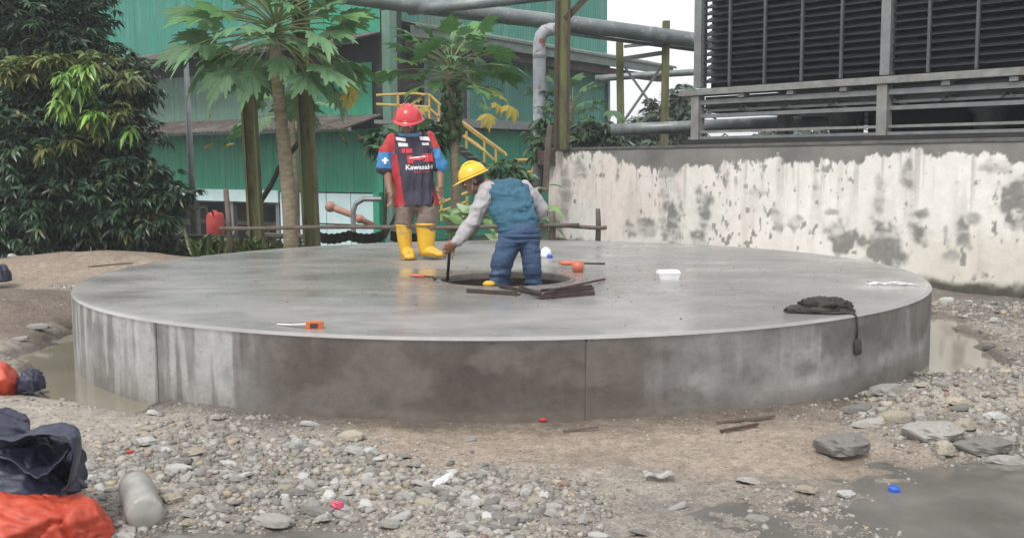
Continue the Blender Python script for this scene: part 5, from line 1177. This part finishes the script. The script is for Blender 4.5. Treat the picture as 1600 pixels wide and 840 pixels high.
mb.grid(fn, 14, 8); solo('plastic_wrapper', mb, m_clear, 'flattened clear plastic wrapper on the dirt right of centre', 'litter', smooth=True)
q = gz(1397, 771); mb = MB(); mb.lathe((q.x,q.y,max(q.z,.16)+.002), [(0,0),(.026,0),(.028,.004),(.028,.022),(.024,.026),(0,.026)], 20); solo('bottle_cap', mb, m_bluecap, 'blue bottle cap floating on the puddle at lower right', 'bottle cap', smooth=True)
q = gz(526, 796); solo('pink_lump', crumple((q.x,q.y,q.z+.012), (.03,.025,.028), 31, amp=.3, n_=18, m_=12), M_('pink_plastic', (.55,.10,.16), (.42,.07,.12), 9, .5), 'small pink lump of litter among the stones at bottom centre', 'litter')
q = gz(848, 657); solo('red_scrap', crumple((q.x,q.y-.02,q.z+.01), (.022,.013,.011), 33, amp=.3, n_=18, m_=10), m_red, 'small red scrap at the foot of the platform near its middle seam', 'litter')
q = gz(203, 708); solo('red_scrap', crumple((q.x,q.y,q.z+.008), (.018,.015,.012), 35, amp=.3, n_=14, m_=10), m_red, 'tiny red fragment on the gravel right of the blue tarp', 'litter')
for i, (x0,y0,x1,y1,w_,lab) in enumerate(((1126,676,1184,667,.02,'dark stick lying at the foot of the platform right of centre'),(1120,662,1210,654,.022,'thin stick leaning on the dirt at the platform foot'),(60,536,100,527,.05,'dark stick on the brown mound left of the platform'),(140,418,205,413,.05,'dark plank on the far dirt left of the platform'),(880,676,935,672,.012,'thin twig on the dirt below the platform seam'))):
    a = gz(x0,y0); b = gz(x1,y1); mb = MB(); mb.beam(a+ZV*.012, b+ZV*.02, w_, .014); solo('stick', mb, [m_brown,m_wood,m_brown,m_wood,m_wood][i], lab, 'stick')
q = gz(215, 411); mb = MB(); mb.tube([q+Vector((-.10,.05,.05)), q+Vector((0,0,.07)), q+Vector((.16,-.05,.04)), q+Vector((.24,-.08,.03))], [(.05,.02),(.06,.03),(.05,.02),(.02,.01)], 10, side=(0,1,0)); solo('white_sack', mb, m_white, 'white plastic scrap lying on the far dirt at the left rim', 'litter', smooth=True)
q = gz(2, 440); solo('dark_bag', crumple((q.x-.05,q.y,q.z+.05), (.14,.12,.16), 37, amp=.3), m_navytarp, 'dark blue bundle at the left edge on the far dirt', 'bag', smooth=True)
# tarpaulins at the lower left
q = gz(8, 618)
ot = thing('orange_tarp', 'crumpled orange tarp with dark edge at the left frame edge, beside the muddy pool', 'tarp', q)
heap((q.x-.12,q.y+.05,q.z+.03), (.20,.18,.16), 42).build('tarp_cloth', m_orange, ot, True)
crumple((q.x+.14,q.y+.08,q.z+.05), (.07,.10,.10), 44, amp=.3).build('dark_edge', m_navytarp, ot, True)
q = gz(60, 838)
ot = thing('orange_tarp', 'large crumpled bright orange tarp in the bottom left corner under the navy one', 'tarp', q)
heap((q.x-.20,q.y+.05,q.z-.02), (.38,.26,.19), 51, 150, 80, fz=.09).build('tarp_cloth', m_orange, ot, True)
heap((q.x+.12,q.y+.02,q.z+.0), (.16,.15,.15), 55, fz=.08).build('corner_fold', m_orange, ot, True)
nb_ = thing('navy_tarp', 'folded stiff navy blue tarp heaped on the orange tarp at lower left', 'tarp', q)
def fold(outer, d0, d1, seed, name, th=3.0, amp=2.4, mi=m_navytarp):
    """a doubled-over sheet: the traced section runs back in depth with creases"""
    mb = MB(); n_ = len(outer); pts = []
    for i in range(n_-1):
        for k in range(7): pts.append((outer[i][0]+(outer[i+1][0]-outer[i][0])*k/7, outer[i][1]+(outer[i+1][1]-outer[i][1])*k/7))
    pts.append(outer[-1])
    sm = [pts[0]]+[tuple((pts[i-1][c]+pts[i][c]*2+pts[i+1][c])/4 for c in (0, 1)) for i in range(1, len(pts)-1)]+[pts[-1]]; L_ = len(sm)-1
    def fn(u, v):
        x, y = sm[round(u*L_)]; a = float(fbm(u*7+seed, v*3+seed, seed, 4)); k = 1-abs(a*2-1)*2
        g_ = float(fbm(u*2.5+v*2, v*2.5, seed+5, 3))-.5
        k2 = 1-abs(float(fbm(u*16+seed, v*7, seed+9, 3))*2-1)*2; return P(x*.72-12+amp*1.6*(k-.5)+6*g_, y+8+amp*2.6*(k-.5)+4*(k2-.5)+9*g_, d0)+Vector((-.03*v, (d1-d0)*v*.8+.05*g_+.03*sin(u*11), .03*g_-.05*v))
    mb.grid(fn, L_, 22); o = mb.build(name, mi, nb_, True); m_ = o.modifiers.new('s', 'SOLIDIFY'); m_.thickness = .004; return o
DT = q.y+.10
heap(P(18, 752, DT+.12), (.25, .20, .165), 63, 110, 60, planes=20, fz=.06).build('tarp_heap', m_navytarp, nb_, True)
heap(P(-8, 684, DT+.22), (.17, .17, .13), 68, 90, 50, planes=18, fz=.06).build('upper_heap', m_navytarp, nb_, True)
heap(P(72, 742, DT+.22), (.145, .15, .165), 71, 90, 50, planes=18, fz=.06).build('right_heap', m_navytarp, nb_, True)
def lip(pts, d0, dep, name, seed):
    mb = MB(); n_ = (len(pts)-1)*8; c = Vector((0, 0, 0))
    W_ = [P(x, y, d0) for x, y in pts]
    def at(u):
        t = u*(len(W_)-1); i = min(int(t), len(W_)-2); f = t-i; p0, p1, p2, p3 = W_[max(i-1,0)], W_[i], W_[i+1], W_[min(i+2,len(W_)-1)]
        return .5*((2*p1)+(p2-p0)*f+(2*p0-5*p1+4*p2-p3)*f*f+(3*p1-p0-3*p2+p3)*f**3)
    def fn(u, v):
        a = float(fbm(u*6+seed, v*2.5, seed, 4)); k = (1-abs(a*2-1)*2)-.4; b = float(fbm(u*2, v*2+seed, seed+2, 2))-.5
        p = at(u); return p+Vector((-.12*v*v, dep*v+.03*b, -.03*v+.022*k+.03*b))+Vector((0, 0, .006))
    mb.grid(fn, n_, 18); o = mb.build(name, m_navytarp, nb_, True); m_ = o.modifiers.new('s', 'SOLIDIFY'); m_.thickness = .005
lip([(-30,712),(15,722),(48,742),(70,741),(92,722),(104,706)], DT-.10, .22, 'lower_lip', 81)
lip([(-30,690),(20,694),(62,684),(98,682),(113,690),(116,716),(108,752),(96,778)], DT-.10, .30, 'upper_lip', 84)

# ------------------------------------------------------------ damp air
hz = MB(); hz.box((0, 5, 6.2), (900, 860, 17)); hz = hz.build('haze', None or m_white); hz.data.materials.clear()
hm = bpy.data.materials.new('haze'); hm.use_nodes = True; ht = hm.node_tree; ht.nodes.remove(ht.nodes['Principled BSDF'])
pv = ht.nodes.new('ShaderNodeVolumePrincipled'); pv.inputs['Density'].default_value = .0020; pv.inputs['Color'].default_value = (.93, .96, 1, 1); pv.inputs['Anisotropy'].default_value = .2
ht.links.new(pv.outputs[0], ht.nodes['Material Output'].inputs['Volume']); hz.data.materials.append(hm); tag(hz, kind='stuff', label='thin damp haze in the air')
